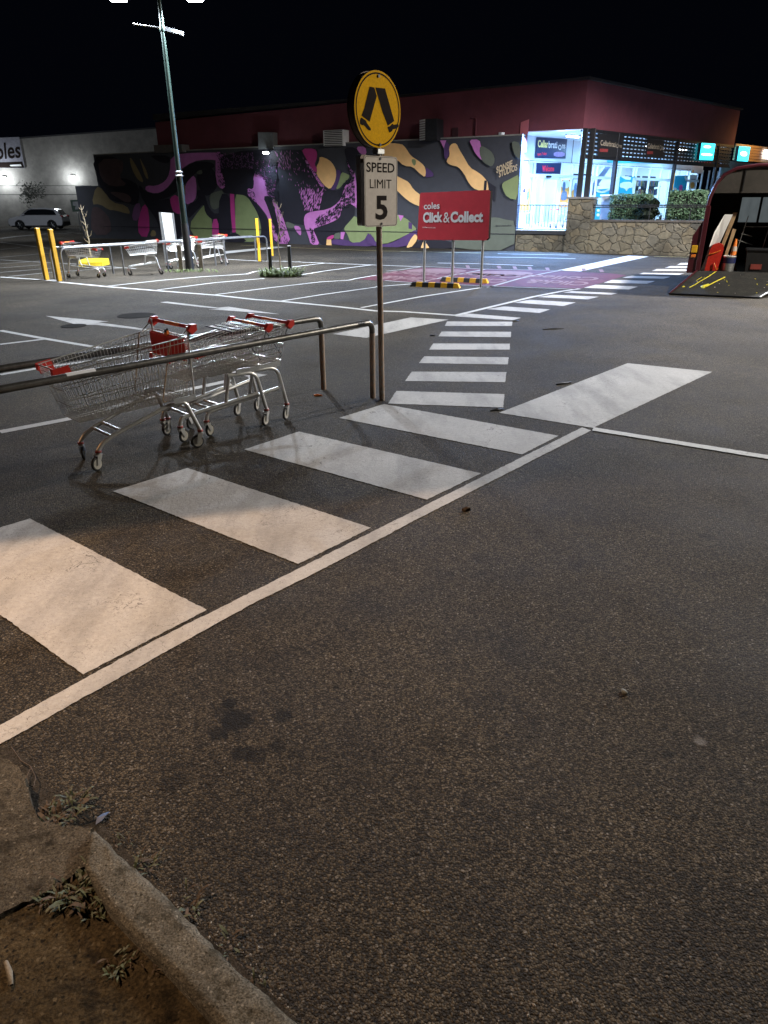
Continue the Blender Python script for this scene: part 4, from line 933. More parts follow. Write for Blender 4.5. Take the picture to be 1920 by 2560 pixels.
mur(W3, [(0,250),(60,250),(40,400),(90,540),(125,610),(60,640),(0,560)], 'violet')
mur(W3, [(200,690),(260,685),(330,715),(390,800),(440,900),(470,1000),(480,1080),(440,1150),(400,1180),(270,1180),(200,1080),(205,900)], 'mgreen'); mur(W3, [(148,680),(192,685),(210,1080),(175,1085),(155,860)], 'mag',0)
mur(W3, [(200,1080),(280,1130),(330,1185),(100,1185),(130,1110)], 'mblack'); mur(W3, [(40,680),(150,690),(155,860),(165,1110),(60,1180),(30,1000)], 'mblack')
mur(W3, [(60,245),(880,215),(905,270),(960,350),(1010,440),(1060,530),(1120,600),(1180,640),(1270,650),(1330,600),(1400,520),(1440,500),(1450,880),(1400,960),(1330,1030),(1300,1070),(1200,1110),(1155,1140),(1150,1218),(1090,1215),(1020,1100),(980,1040),(930,1010),(880,1000),(790,985),(725,965),(720,1000),(785,1195),(600,1200),(560,1000),(530,900),(400,760),(330,700),(150,680),(100,680),(60,640),(110,600),(60,450)], 'mblack', 1)
mur(W3, [(330,700),(420,790),(520,900),(560,1000),(600,1195),(500,1195),(440,1150),(480,1080),(450,900),(380,790)], 'mblack')
V1 = [(410,340),(470,310),(560,330),(620,380),(640,470),(620,560),(620,640),(600,700),(640,800),(690,900),(730,1020),(785,1200),(620,1200),(580,1040),(540,920),(490,850),(440,790),(380,740),(330,690),(330,620),(390,640),(400,560),(390,520),(420,430)]
mur(W3, V1, 'violet', 1)
mur(W3, [(490,710),(560,700),(600,780),(650,1000),(680,1185),(660,1190),(625,1060),(585,960),(545,830)], 'mblack')
mur(W3, [(890,215),(1030,212),(1055,260),(1050,320),(1025,380),(1055,420),(1050,460),(1020,450),(970,370),(925,290)], 'mag')
mur(W3, [(1060,212),(1335,200),(1345,300),(1400,420),(1415,490),(1370,490),(1310,450),(1250,420),(1190,340),(1080,285),(1055,250)], 'slate')
mur(W3, [(1080,290),(1180,330),(1230,390),(1255,460),(1240,570),(1190,640),(1120,590),(1045,480),(1055,440),(1045,400),(1075,350)], 'mor')
mur(W3, [(1252,425),(1308,450),(1285,570),(1240,645),(1185,640),(1235,570),(1255,480)], 'mpur'); mur(W3, [(1305,455),(1350,470),(1400,495),(1350,560),(1290,620),(1245,640),(1280,560)], 'mgreen')
mur(W3, [(1335,200),(1450,200),(1525,285),(1460,300),(1460,460),(1400,420),(1350,310)], 'mblack'); mur(W3, [(1450,195),(1555,190),(1570,275),(1510,280)], 'violet')
V2 = [(1355,310),(1400,420),(1460,480),(1470,840),(1430,800),(1380,780),(1300,850),(1290,930),(1200,980),(1050,1030),(1010,1050),(1040,1110),(1085,1217),(990,1217),(960,1110),(925,1020),(915,940),(935,890),(1000,865),(1170,845),(1280,770),(1320,680),(1340,600),(1400,560),(1415,500),(1380,420)]
mur(W3, V2, 'violet', 1)
mur(W3, [(725,968),(790,985),(830,1010),(810,1040),(740,1040)], 'mgrey'); mur(W3, [(810,1010),(880,1020),(893,1090),(880,1120),(830,1060)], 'violet')
mur(W3, [(1450,900),(1560,1000),(1700,1000),(1700,1180),(1500,1190),(1400,1190),(1370,1100),(1340,1070),(1335,1030),(1400,960)], 'mgreen')
mur(W3, [(1200,1150),(1380,1160),(1400,1190),(1530,1180),(1590,1080),(1659,1160),(1700,1235),(1200,1218)], 'mpur')
mur(W3, [(1155,1150),(1200,1155),(1205,1220),(1150,1217)], 'mor',0); mur(W3, [(1155,1135),(1230,1100),(1225,1150),(1155,1160)], 'mag'); mur(W3, [(1230,1095),(1300,1080),(1300,1150),(1225,1150)], 'mgrey'); mur(W3, [(1300,1078),(1345,1078),(1325,1155),(1298,1150)], 'violet',0)
mur(W4, [(100,160),(350,158),(400,210),(450,290),(530,340),(590,390),(607,450),(600,515),(540,470),(470,400),(380,395),(310,330),(200,290),(60,260)], 'mor'); mur(W4, [(462,318),(505,330),(500,385),(480,392),(460,350)], 'mgreen')
mur(W4, [(600,400),(680,460),(690,500),(640,510),(598,515),(608,450)], 'mpur')
mur(W4, [(250,470),(370,530),(430,560),(480,640),(560,700),(560,820),(460,780),(380,720),(290,630)], 'mor')
mur(W4, [(752,130),(818,128),(793,210)], 'violet',0); mur(W4, [(815,130),(860,190),(840,310),(800,330),(790,220)], 'mpur')
mur(W4, [(845,200),(880,160),(925,160),(950,220),(1000,300),(1060,410),(1150,460),(1210,510),(1260,580),(1255,660),(1130,645),(1060,590),(1000,470),(940,400),(870,388),(822,360),(828,320),(855,290)], 'mor')
mur(W4, [(1052,122),(1162,120),(1178,190),(1200,350),(1120,270),(1090,200)], 'violet'); mur(W4, [(1170,180),(1240,210),(1300,260),(1325,340),(1290,405),(1240,380),(1190,345),(1160,260)], 'mgrey')
mur(W4, [(1590,470),(1480,530),(1395,570),(1400,630),(1450,725),(1570,750)], 'mgreen'); mur(W4, [(1500,130),(1590,160),(1590,335),(1530,290),(1500,200)], 'mgrey')
mur(W4, [(1213,545),(1240,545),(1232,650),(1205,650)], 'mblack',0); mur(W4, [(1245,552),(1328,610),(1315,775),(1270,700)], 'mblack',0)
mur(W4, [(860,1160),(1260,930),(1350,925),(1430,950),(1540,965),(1530,1278),(920,1265)], 'mgrey')
mur(W4, [(250,880),(400,930),(470,1000),(520,1055),(450,1085),(300,1160),(180,1205),(80,1185),(60,1100),(-20,1080),(0,1030),(200,1030)], 'mgreen'); mur(W4, [(322,900),(378,910),(345,965)], 'violet',0)
mur(W4, [(428,970),(467,990),(463,1048),(428,1042)], 'mpur',0); mur(W4, [(0,1085),(30,1105),(80,1190),(170,1210),(280,1180),(400,1110),(515,1045),(520,1100),(420,1250),(0,1235)], 'mpur')
mur(W4, [(560,1150),(870,1160),(925,1268),(440,1255),(500,1200)], 'mblack'); mur(W4, [(500,1090),(530,1150),(440,1255),(400,1252),(450,1150)], 'mor'); mur(W4, [(590,1165),(660,1260),(552,1255),(568,1200)], 'mor')
# fur: short brush strokes
rs = random.Random(5)
def inside(p, poly):
    c = False
    for i in range(len(poly)):
        a, b = poly[i], poly[i-1]
        if (a[1] > p[1]) != (b[1] > p[1]) and p[0] < (b[0]-a[0])*(p[1]-a[1])/(b[1]-a[1])+a[0]: c = not c
    return c
def fur(poly, n, mt, ang, spread, L0, L1, w, near=None):
    xs = [p[0] for p in poly]; ys = [p[1] for p in poly]; k = 0; lay[0] += .001; it = 0
    while k < n and it < n*60:
        it += 1; x, y = rs.uniform(min(xs),max(xs)), rs.uniform(min(ys),max(ys))
        if not inside((x,y), poly): continue
        a = math.radians(ang(x,y) if callable(ang) else ang)+rs.gauss(0,math.radians(spread)); L_ = rs.uniform(L0,L1)*.5; ww = w*rs.uniform(.6,1.3)*.5
        dx, dy = math.cos(a), math.sin(a); q = [(x-dx*L_,y-dy*L_),(x-dy*ww-dx*L_*.2,y+dx*ww-dy*L_*.2),(x-dy*ww*.8+dx*L_*.4,y+dx*ww*.8+dy*L_*.4),(x+dx*L_,y+dy*L_),(x+dy*ww,y-dx*ww)]
        P = []
        for X, Y in W3(q): u, z = PA.uz(X, Y); P.append(PA.at(u, min(max(z,.01),MT-.01), lay[0]+.0002*(k%4)))
        m.quad(P, mt); k += 1
fur([(640,250),(880,230),(1050,520),(1170,640),(1080,760),(1090,860),(950,850),(850,640),(760,560),(690,520)], 80, 'violet', 75, 14, 16, 40, 4)
fur([(950,340),(1130,600),(1110,620),(930,340)], 70, 'violet', 60, 14, 14, 34, 8)
fur([(620,260),(800,240),(780,480),(640,420)], 45, 'violet', 82, 12, 24, 60, 3.5)
fur([(870,630),(1130,640),(1080,860),(930,850)], 130, 'violet', 105, 12, 30, 60, 9)
fur([(1330,560),(1440,500),(1450,780),(1300,850),(1280,930),(1050,1030),(1040,930),(1180,860),(1290,780)], 330, 'mblack', 118, 16, 16, 46, 9)
fur([(1360,330),(1390,330),(1450,470),(1400,540)], 60, 'mblack', 70, 10, 20, 36, 8)
fur([(980,1040),(1010,1050),(1040,1180),(1010,1200)], 40, 'mblack', 80, 25, 14, 36, 9)
fur([(400,310),(640,330),(640,540),(560,500),(400,470)], 330, 'mblack', 62, 28, 22, 60, 11)
fur([(500,480),(640,480),(650,800),(560,720)], 200, 'mblack', 40, 22, 20, 56, 10)
fur([(330,620),(400,650),(440,800),(330,720)], 40, 'mblack', 40, 20, 14, 30, 9)
fur([(560,760),(700,880),(760,1190),(620,1190)], 110, 'mblack', 70, 12, 18, 44, 8)
fur([(60,260),(400,260),(400,420),(60,420)], 170, 'mvg', 80, 30, 14, 34, 6)
fur([(20,260),(90,260),(120,600),(40,620)], 70, 'mblack', 60, 20, 16, 40, 8)
m.build('mural', t)
m = MB(); wall_prism(m, PA, .02, uL, PA.uz(940,578.5)[1]-.015, PA.uz(940,578.5)[1]+.012, lay[0]+.004, .002, 'mblack'); m.build('joint_line', t)
m = MB()
def pa_text(m, s, R_, bl, br, tlp, mt, bold, pl=PA, off=.02, shear=0):
    q = [pl.px(*R_([p])[0], off) for p in (bl,br,tlp)]
    put_text(m, s, q[0], (q[1]-q[0]).normalized(), (q[2]-q[0]).normalized(), (q[1]-q[0]).length, (q[2]-q[0]).length, mt, bold, shear)
OFF = lay[0]+.006
pa_text(m, 'SONSIE', W4, (1340,472),(1505,400),(1335,405),'sand',.03,off=OFF,shear=.15); pa_text(m, 'STUDIOS', W4, (1365,515),(1555,440),(1362,450),'sand',.03,off=OFF,shear=.15)
pa_text(m, '@sonsiestudios', W4, (1330,1025),(1495,1020),(1330,1005),'mblack',.01,off=OFF); m.build('mural_lettering', t)

# supermarket block: maroon upper wall, grey end
PU = Plane(A0-PA.n*.30, A1-A0)
uC, HC = PU.uz(1470,199); C = PU.at(uC, 0); HC = 6.28
t = thing('retail_building', 'long flat roofed building with maroon upper walls and a lit corner shop', 'building', C)
u393 = PU.uz(388,308)[0]
m = MB(); wall_prism(m, PU, 0.0, u393, MT-.6, HC, 0, .3, 'maroon', PU.uz(388,306)[1]); m.build('upper_wall', t)
BANG = math.radians(46.5); DB = Vector((math.sin(BANG),math.cos(BANG),0)); PBB = Plane(C, DB)
uR = PBB.uz(1846,300)[0]; FB = PBB.uz(1600,330)[1]
HR = PBB.uz(1846,276)[1]
m = MB(); wall_prism(m, PU, uC, 0.0, 4.62, HC, 0, .3, 'maroon'); m.build('entrance_fascia', t)
m = MB(); wall_prism(m, PBB, 0.0, uR, 4.62, HC, 0, .3, 'maroon', HR); m.prism([PBB.at(uR,4.62),PBB.at(uR,4.62,-3),PBB.at(uR,HR,-3),PBB.at(uR,HR)], DB*.02, 'maroon'); m.build('shop_fascia', t)
m = MB(); m.prism([PU.at(-.12,MT+.06,.012),PU.at(.22,MT+.06,.012),PU.at(.22,4.95,.012),PU.at(-.12,5.05,.012)], PU.n*.02, 'pinkm'); m.build('pale_return', t)
m = MB(); wall_prism(m, PU, uC-.1, u393, HC, HC+.10, .12, .5, 'roofd', PU.uz(388,306)[1]+.10); wall_prism(m, PBB, -.1, uR+.1, HC, HC+.10, .12, .5, 'roofd', HR+.10); m.build('roof_flashing', t)
# body behind so that nothing is hollow
G1 = gp(0,566.5); Gs = gp(300,563.5); PG = Plane(Gs, G1-Gs); gL = PG.uz(0,500)[0]; gR = PG.uz(560,500)[0]
m = MB(); h0, h1 = PG.uz(388,308)[1], PG.uz(0,345)[1]; gE = gL*1.5; hR = h0+(h0-h1)*.15; m.prism([PG.at(gR,0),PG.at(gE,0),PG.at(gE,h1+(h1-h0)*.5),PG.at(gR,h0)], -PG.n*.3, 'conc'); m.build('grey_wall', t)
m = MB(); m.prism([PG.at(gR,h0,.06),PG.at(gE,h1+(h1-h0)*.5,.06),PG.at(gE,h1+(h1-h0)*.5+.12,.06),PG.at(gR,h0+.12,.06)], -PG.n*.4, 'roofd'); m.build('grey_wall_flashing', t)
m = MB(); 
for k, (rowL, rowR) in enumerate(((465,462),(487,482))):
    z = PG.uz(120,rowL)[1]; m.prism([PG.at(gL*.2,z,.001),PG.at(gE,z,.001),PG.at(gE,z+.04,.001),PG.at(gL*.2,z+.04,.001)], PG.n*.01, 'darkm')
m.build('wall_joints', t)
m = MB(); m.prism([PU.at(uC+.3,HC-.15,-.31),PU.at(u393,HC-.3,-.31),PU.at(u393,HC-.3,-14),PBB.at(uR,6.1,-14),PBB.at(uR,6.1,-.31)], (0,0,.05), 'roofd'); m.build('roof', t)
R5 = lambda p: zp(1560,180,360*1659/1373.,p)
q = [PBB.px(*p, -3) for p in zp(1560,180,435,[(580,250),(580,60),(640,50),(660,100),(760,90),(860,120),(920,130),(900,300)])]
m = MB(); m.prism(q, (.3,.3,0), mat('dark_roof_plant',(.05,.02,.022),.9,0,.3,2)); m.build('roof_plant', t)
RM = lambda p: zp(1640,280,280,p)
m = MB(); q = [PBB.px(*p, -1.2) for p in RM([(1130,290),(1320,330),(1310,440),(1100,420)])]; m.prism(q, -PBB.n*.3, 'maroon'); m.build('side_parapet', t)
# things fixed to the wall above the mural
def on_wall(R_, pts, name, label, cat, mt, depth, pl=PU, off=.0, org=None, side=None):
    q = [pl.px(*p, off+depth) for p in R_(pts)]; m = MB(); m.prism(q, -pl.n*depth, mt, side); return m, q
def louvre_box(R_, pts, label, n, name='vent_box'):
    m, q = on_wall(R_, pts, '', '', '', 'white', .5); t = thing(name, label, 'vent', q[0]); m.build('box', t); m = MB()
    for k in range(n):
        f = (k+.6)/n; a, b = q[0].lerp(q[3], f), q[1].lerp(q[2], f); a, b = a.lerp(b,.06), a.lerp(b,.94); m.rod(a+PU.n*.012, b+PU.n*.012, .018, 'darkm', 4)
    m.build('louvre', t)
louvre_box(W3, [(1172,35),(1378,25),(1380,190),(1176,195)], 'white louvred vent box on top of the mural wall', 9)
on = on_wall(zp2 := (lambda p: zp(840,150,460,p)), [(868,545),(968,540),(970,735),(866,735)], '', '', '', 'darkm', .7)
t2 = thing('air_conditioner', 'dark air conditioning unit with a white grille side on the mural wall', 'air conditioner', on[1][0]); on[0].build('case', t2)
m = MB(); q = on[1]; a, b = q[0], q[3]; w = PU.D*.42
for k in range(9):
    f0 = k/9; p = a.lerp(b,f0); p2 = a.lerp(b,f0+.085); m.quad([p+PU.n*.01, p+w+PU.n*.01-PU.n*.3, p2+w+PU.n*.01-PU.n*.3, p2+PU.n*.01], 'white')
m.build('grille', t2)
mm, q = on_wall(zp2, [(1050,612),(1103,608),(1105,718),(1048,718)], '', '', '', mat('dark_opening',(.035,.008,.012),.9), .04); tag(mm.build('wall_opening_plate', org=q[0]), 'narrow dark plate standing in for an opening in the maroon wall', 'cover plate')  # dark plate stands in for the shade inside a wall opening
m = MB(); q = [PU.px(*p,.06) for p in zp2([(1225,520),(1272,525),(1262,700)])]; m.tube(q, .025, 'maroon', 6, bend=.1); tag(m.build('wall_pipe', org=q[0]), 'thin bent pipe on the maroon wall', 'pipe')
mm, q = on_wall(W2, [(835,125),(1190,118),(1215,215),(845,225)], '', '', '', mat('wall_unit_grey',(.10,.09,.085),.8), .5); tag(mm.build('wall_unit', org=q[0]), 'dim grey box unit on the wall behind the lamp post', 'box unit')
mm, q = on_wall(W2, [(1100,118),(1205,116),(1220,215),(1110,220)], '', '', '', 'galv', .56); tag(mm.build('wall_meter', org=q[0]), 'small pale metal unit right of the lamp post', 'box unit')
mm, q = on_wall(W3, [(480,50),(635,50),(640,215),(485,225)], '', '', '', mat('bracket_grey',(.16,.17,.18),.6), .35); tag(mm.build('wall_cabinet', org=q[0]), 'grey cabinet on the maroon wall just above the bright floodlight', 'cabinet')
def wall_light(p, label, power, pl, col, d=(0,0,-1), size=.10):
    t = thing('wall_light', label, 'wall light', p, 'wall floodlights'); m = MB(); m.box(p+ZV*.12-pl.n*.03, (.26,.2,.07), 'darkm', (pl.D,pl.n,ZV), bev=.015); m.rod(p-pl.n*.3+ZV*.1, p+ZV*.1, .02, 'darkm', 6); m.build('housing', t)
    m = MB(); m.box(p+ZV*.045+pl.n*.05, (.24,.15,.07), 'bulk_e', (pl.D,pl.n,ZV)); m.build('lens', t)
    (light('wall_light_beam', 'POINT', tuple(p+pl.n*.6-ZV*.02), power, col, None, size) if pl is not PA else light('wall_light_beam', 'SPOT', tuple(p+pl.n*.2-ZV*.05), power, col, tuple(p+pl.n*1.6-ZV*3.5), size, angle=150, blend=.6))
wl = PA.px(677,386,.35); wall_light(wl, 'bright floodlight on the mural wall under the grey cabinet', 170, PA, (.62,.80,1.0))
wall_light(PG.px(183,443,.3), 'floodlight on the grey wall above the parked car', 170, PG, (.86,.93,1.0))
wall_light(PG.px(13,446,.3), 'floodlight on the grey wall below the shop banner', 260, PG, (.86,.93,1.0))
# banner on the grey wall
RN = lambda p: zp(0,300,300,p)
q = [PG.px(*p,.05) for p in RN([(-420,262),(268,235),(345,665),(-400,662)])]; t = thing('wall_banner', 'pale banner with dark lettering on the grey wall at the left edge', 'banner', q[0]); m = MB(); m.prism(q, PG.n*.04, mat('banner_cloth',(.24,.24,.28),.7)); m.build('panel', t)
m = MB(); pa_text(m, 'coles', RN, (-150,560),(295,525),(-170,330),'bsign',.02,pl=PG,off=.10); m.build('lettering', t)
m = MB(); q2 = [PG.px(*p,.095) for p in RN([(-400,600),(310,575),(340,662),(-400,662)])]; m.prism(q2, PG.n*.004, 'bsign'); q2 = [PG.px(*p,.10) for p in RN([(140,622),(290,612),(305,640),(150,640)])]; m.prism(q2, PG.n*.004, 'white'); m.build('lower_band', t)
# sign, hoops, tree and car in front of the grey wall
RO = lambda p: zp(0,440,260,p)
PO = Plane(gp(196,578), PG.D); q = [PO.px(*p) for p in RO([(1118,385),(1280,378),(1300,560),(1160,572)])]; t = thing('bay_sign', 'small dark bordered sign on a post by the corner of the mural', 'road sign', gp(196,578))
m = MB(); m.prism(q, PO.n*.02, mat('dull_green_sign',(.03,.06,.04),.5)); m.build('panel', t)
m = MB(); q = [PO.px(*p,.024) for p in RO([(1160,410),(1255,405),(1270,470),(1250,530),(1200,535),(1200,490),(1225,480),(1165,470)])]; m.prism(q, PO.n*.004, mat('dull_white',(.25,.25,.25),.5)); m.build('sign_face', t)
pb = PO.px(194,530); m = MB(); m.rod(Vector((pb.x,pb.y,0)), pb, .035, 'galv', 8); m.build('post', t)
for (xa,ya,xb,yb,rt,lb) in ((262,589,290,588,553,'first bike hoop by the mural wall, nearest the bay sign'),(311,585,322,590,558,'second bike hoop by the mural wall'),(321,588,349,593,553,'third bike hoop by the mural wall'),(366,589,374,590,556,'bike hoop nearest the blank board')):
    a, b = gp(xa,ya), gp(xb,yb); H = height_at(b, rt); m = MB(); m.tube([a,a+ZV*H,b+ZV*H,b], .026, 'galv', 8, bend=.15); tag(m.build('bike_hoop', org=a), lb, 'bike hoop', 'bike hoops by the mural')
# car
t = None
ca, cb = gp(62,571), gp(143,570.5); ca = Vector((ca.x*.97,ca.y*.97,0)); cb = Vector((cb.x*.97,cb.y*.97,0))
cdir = (ca-cb).normalized(); WB = (ca-cb).length; k_ = WB/2.62
def make_car():
    t = thing('parked_car', 'white hatchback style off road car parked by the grey wall', 'car', (ca+cb)/2, rz=math.atan2(cdir.y,cdir.x))
    s = k_
    low = [(-2.13,.42),(-2.18,.62),(-2.15,.95),(-1.98,1.08),(-1.0,1.06),(.75,1.04),(1.35,1.0),(2.0,.86),(2.16,.70),(2.17,.45),(2.05,.28),(1.75,.24),(1.68,.55),(1.5,.70),(1.31,.74),(1.12,.70),(.94,.55),(.88,.24),(-.88,.24),(-.94,.55),(-1.12,.70),(-1.31,.74),(-1.5,.70),(-1.68,.55),(-1.75,.28),(-2.05,.30)]
    up = [(-2.02,1.02),(-1.86,1.38),(-1.62,1.56),(-1.0,1.63),(0,1.64),(.35,1.58),(1.28,1.02)]
    def loft(m, prof, ys, mt):
        vs = []; n = len(prof)
        cx, cz = 0, .7
        for y, sc, dz in ys:
            for x, z in prof: vs.append((x*sc*s, y*s, (cz+(z-cz)*(sc if z>cz else 1)+dz)*s))
        fs = [(i*n+k,i*n+(k+1)%n,(i+1)*n+(k+1)%n,(i+1)*n+k) for i in range(len(ys)-1) for k in range(n)]; m.add(vs, fs, mt, False); m.add(vs, [tuple(range(n)), tuple(range((len(ys)-1)*n,len(ys)*n))], mt)
    m = MB(); loft(m, low, [(-.91,.965,0),(-.89,.99,0),(-.6,1,0),(.6,1,0),(.89,.99,0),(.91,.965,0)], 'carw')
    loft(m, up, [(-.74,.95,0),(-.70,.985,0),(.70,.985,0),(.74,.95,0)], 'carw'); m.build('body', t, local=True)
    m = MB()
    for sg in (-1,1):
        W_ = [(-1.72,1.10),(-1.55,1.44),(-.9,1.52),(.2,1.52),(.45,1.46),(.98,1.10)]; a, b = sg*.80*s, sg*.755*s
        m.add([(x*s, a if z<1.2 else b, z*s) for x, z in W_], [tuple(range(6))], 'cglass')
    m.add([(1.27*s,-.66*s,1.05*s),(1.27*s,.66*s,1.05*s),(.40*s,.60*s,1.60*s),(.40*s,-.60*s,1.60*s)], [(0,1,2,3)], 'cglass'); m.add([(-2.06*s,-.62*s,1.08*s),(-2.06*s,.62*s,1.08*s),(-1.80*s,.56*s,1.48*s),(-1.80*s,-.56*s,1.48*s)], [(0,1,2,3)], 'cglass'); m.build('windows', t, local=True)
    m = MB(); m.box((2.12*s,0,.42*s),(.14*s,1.5*s,.28*s),'black'); m.box((-2.12*s,0,.40*s),(.14*s,1.6*s,.24*s),'black'); m.box((0,0,.26*s),(3.9*s,1.84*s,.10*s),'black'); m.box((2.15*s,0,.66*s),(.04*s,.8*s,.2*s),'black'); m.build('bumpers', t, local=True)
    for sg in (-1,1):
        m = MB(); m.box((2.02*s,sg*.68*s,.74*s),(.28*s,.3*s,.13*s),'galv',bev=.03); m.build('headlight', t, local=True)
        m = MB(); m.box((-2.10*s,sg*.70*s,.98*s),(.14*s,.32*s,.16*s),'redpl',bev=.03); m.build('tail_light', t, local=True)
        m = MB(); m.box((.85*s,sg*.97*s,1.12*s),(.2*s,.16*s,.13*s),'carw',bev=.03); m.build('mirror', t, local=True)
    for x in (1.31,-1.31):
        for sg in (-1,1):
            m = MB(); c = Vector((x*s,sg*.80*s,.345*s)); m.torus(c,(0,1,0),.245*s,.10*s,'tyre',20,8); w = m.build('wheel', t, local=True); m = MB(); m.disc(c,(0,1,0),.22*s,.19*s,'darkm',16); 
            for q in range(5): a = q*1.2566; m.rod(c+Vector((0,sg*.10*s,0)), c+Vector((math.cos(a)*.2*s,sg*.10*s,math.sin(a)*.2*s)), .025*s, 'galv', 5)
            m.build('rim', w, local=True)
    return t
make_car()
# stand-in tree for a leafy shadow on the grey wall
def leafy(name, label, cat, c, R, n, mt, size, group=None, stuffbox=None, trunk=None, seed=1):
    rd = random.Random(seed); t = thing(name, label, cat, c, group); m = MB(); cl = [(rd.uniform(-1,1),rd.uniform(-1,1),rd.uniform(-1,1),rd.uniform(.3,.6)) for _ in range(16)]
    k = 0
    while k < n:
        if stuffbox:
            q = [rd.uniform(-1,1) for _ in range(3)]; j = rd.randrange(3); 
            if rd.random() < .8: q[j] = math.copysign(rd.uniform(.78,1.02)+.10*math.sin(q[(j+1)%3]*5+seed)*math.cos(q[(j+2)%3]*4), q[j])
        else:
            a = rd.choice(cl); v = Vector([rd.gauss(0,1) for _ in range(3)]); v.normalize(); q = [a[i]*.62+v[i]*a[3]*rd.uniform(.7,1) for i in range(3)]
        p = Vector((q[0]*R[0],q[1]*R[1],q[2]*R[2])); 
        if stuffbox: p = stuffbox[0]*p.x+stuffbox[1]*p.y+ZV*p.z
        p = Vector(c)+p; a, b = Vector([rd.gauss(0,1) for _ in range(3)]).normalized(), Vector([rd.gauss(0,1) for _ in range(3)]); b = (b-a*b.dot(a)).normalized(); s = size*rd.uniform(.6,1.3)
        m.add([p-a*s,p-b*s*.4,p+a*s,p+b*s*.4],[(0,1,2,3)],mt); k += 1
    m.build('crown', t)
    if trunk:
        m = MB()
        for k in range(5): a = rd.uniform(0,6.28); m.tube([Vector((c[0],c[1],trunk)), Vector((c[0],c[1],(trunk+c[2])/2))+Vector((math.cos(a),math.sin(a),0))*R[0]*.12, Vector(c)+Vector((math.cos(a)*R[0]*.5,math.sin(a)*R[1]*.5,R[2]*.4))], [R[0]*.05,R[0]*.03,R[0]*.01], 'bark', 6)
        m.build('trunk', t)
    return t
p = PG.px(92,487,1.4); leafy('shadow_tree', 'dark loose tree in place of a leafy shadow on the grey wall behind the car', 'tree', p, (1.15,.8,1.15), 700, mat('shadow_tree_leaf',(.05,.055,.045),.8,0,.4,6), .10, trunk=0.0, seed=4)  # tree added where the wall carries a leafy shadow
# loading stair rail at the left edge
q = [PG.px(*p,5.0) for p in RN([(-200,900),(0,1085),(135,1265),(95,1330),(-10,1190),(-200,1010)])]; t = thing('stair_rail', 'sloping panelled stair rail at the left edge of the picture', 'rail', Vector((q[2].x,q[2].y,0)))
m = MB(); m.prism(q, PG.n*.05, 'darkm'); m.build('panel', t); m = MB(); m.tube([v+PG.n*.06 for v in q[:3]], .045, 'white', 6); m.tube([v+PG.n*.06 for v in (q[5],q[4],q[3])], .045, 'white', 6); m.build('handrail', t)
m = MB(); m.rod(Vector((q[3].x,q[3].y,0)), q[3], .05, 'darkm', 6); m.rod(Vector((q[5].x,q[5].y,0)), q[5], .05, 'darkm', 6); m.build('post', t)
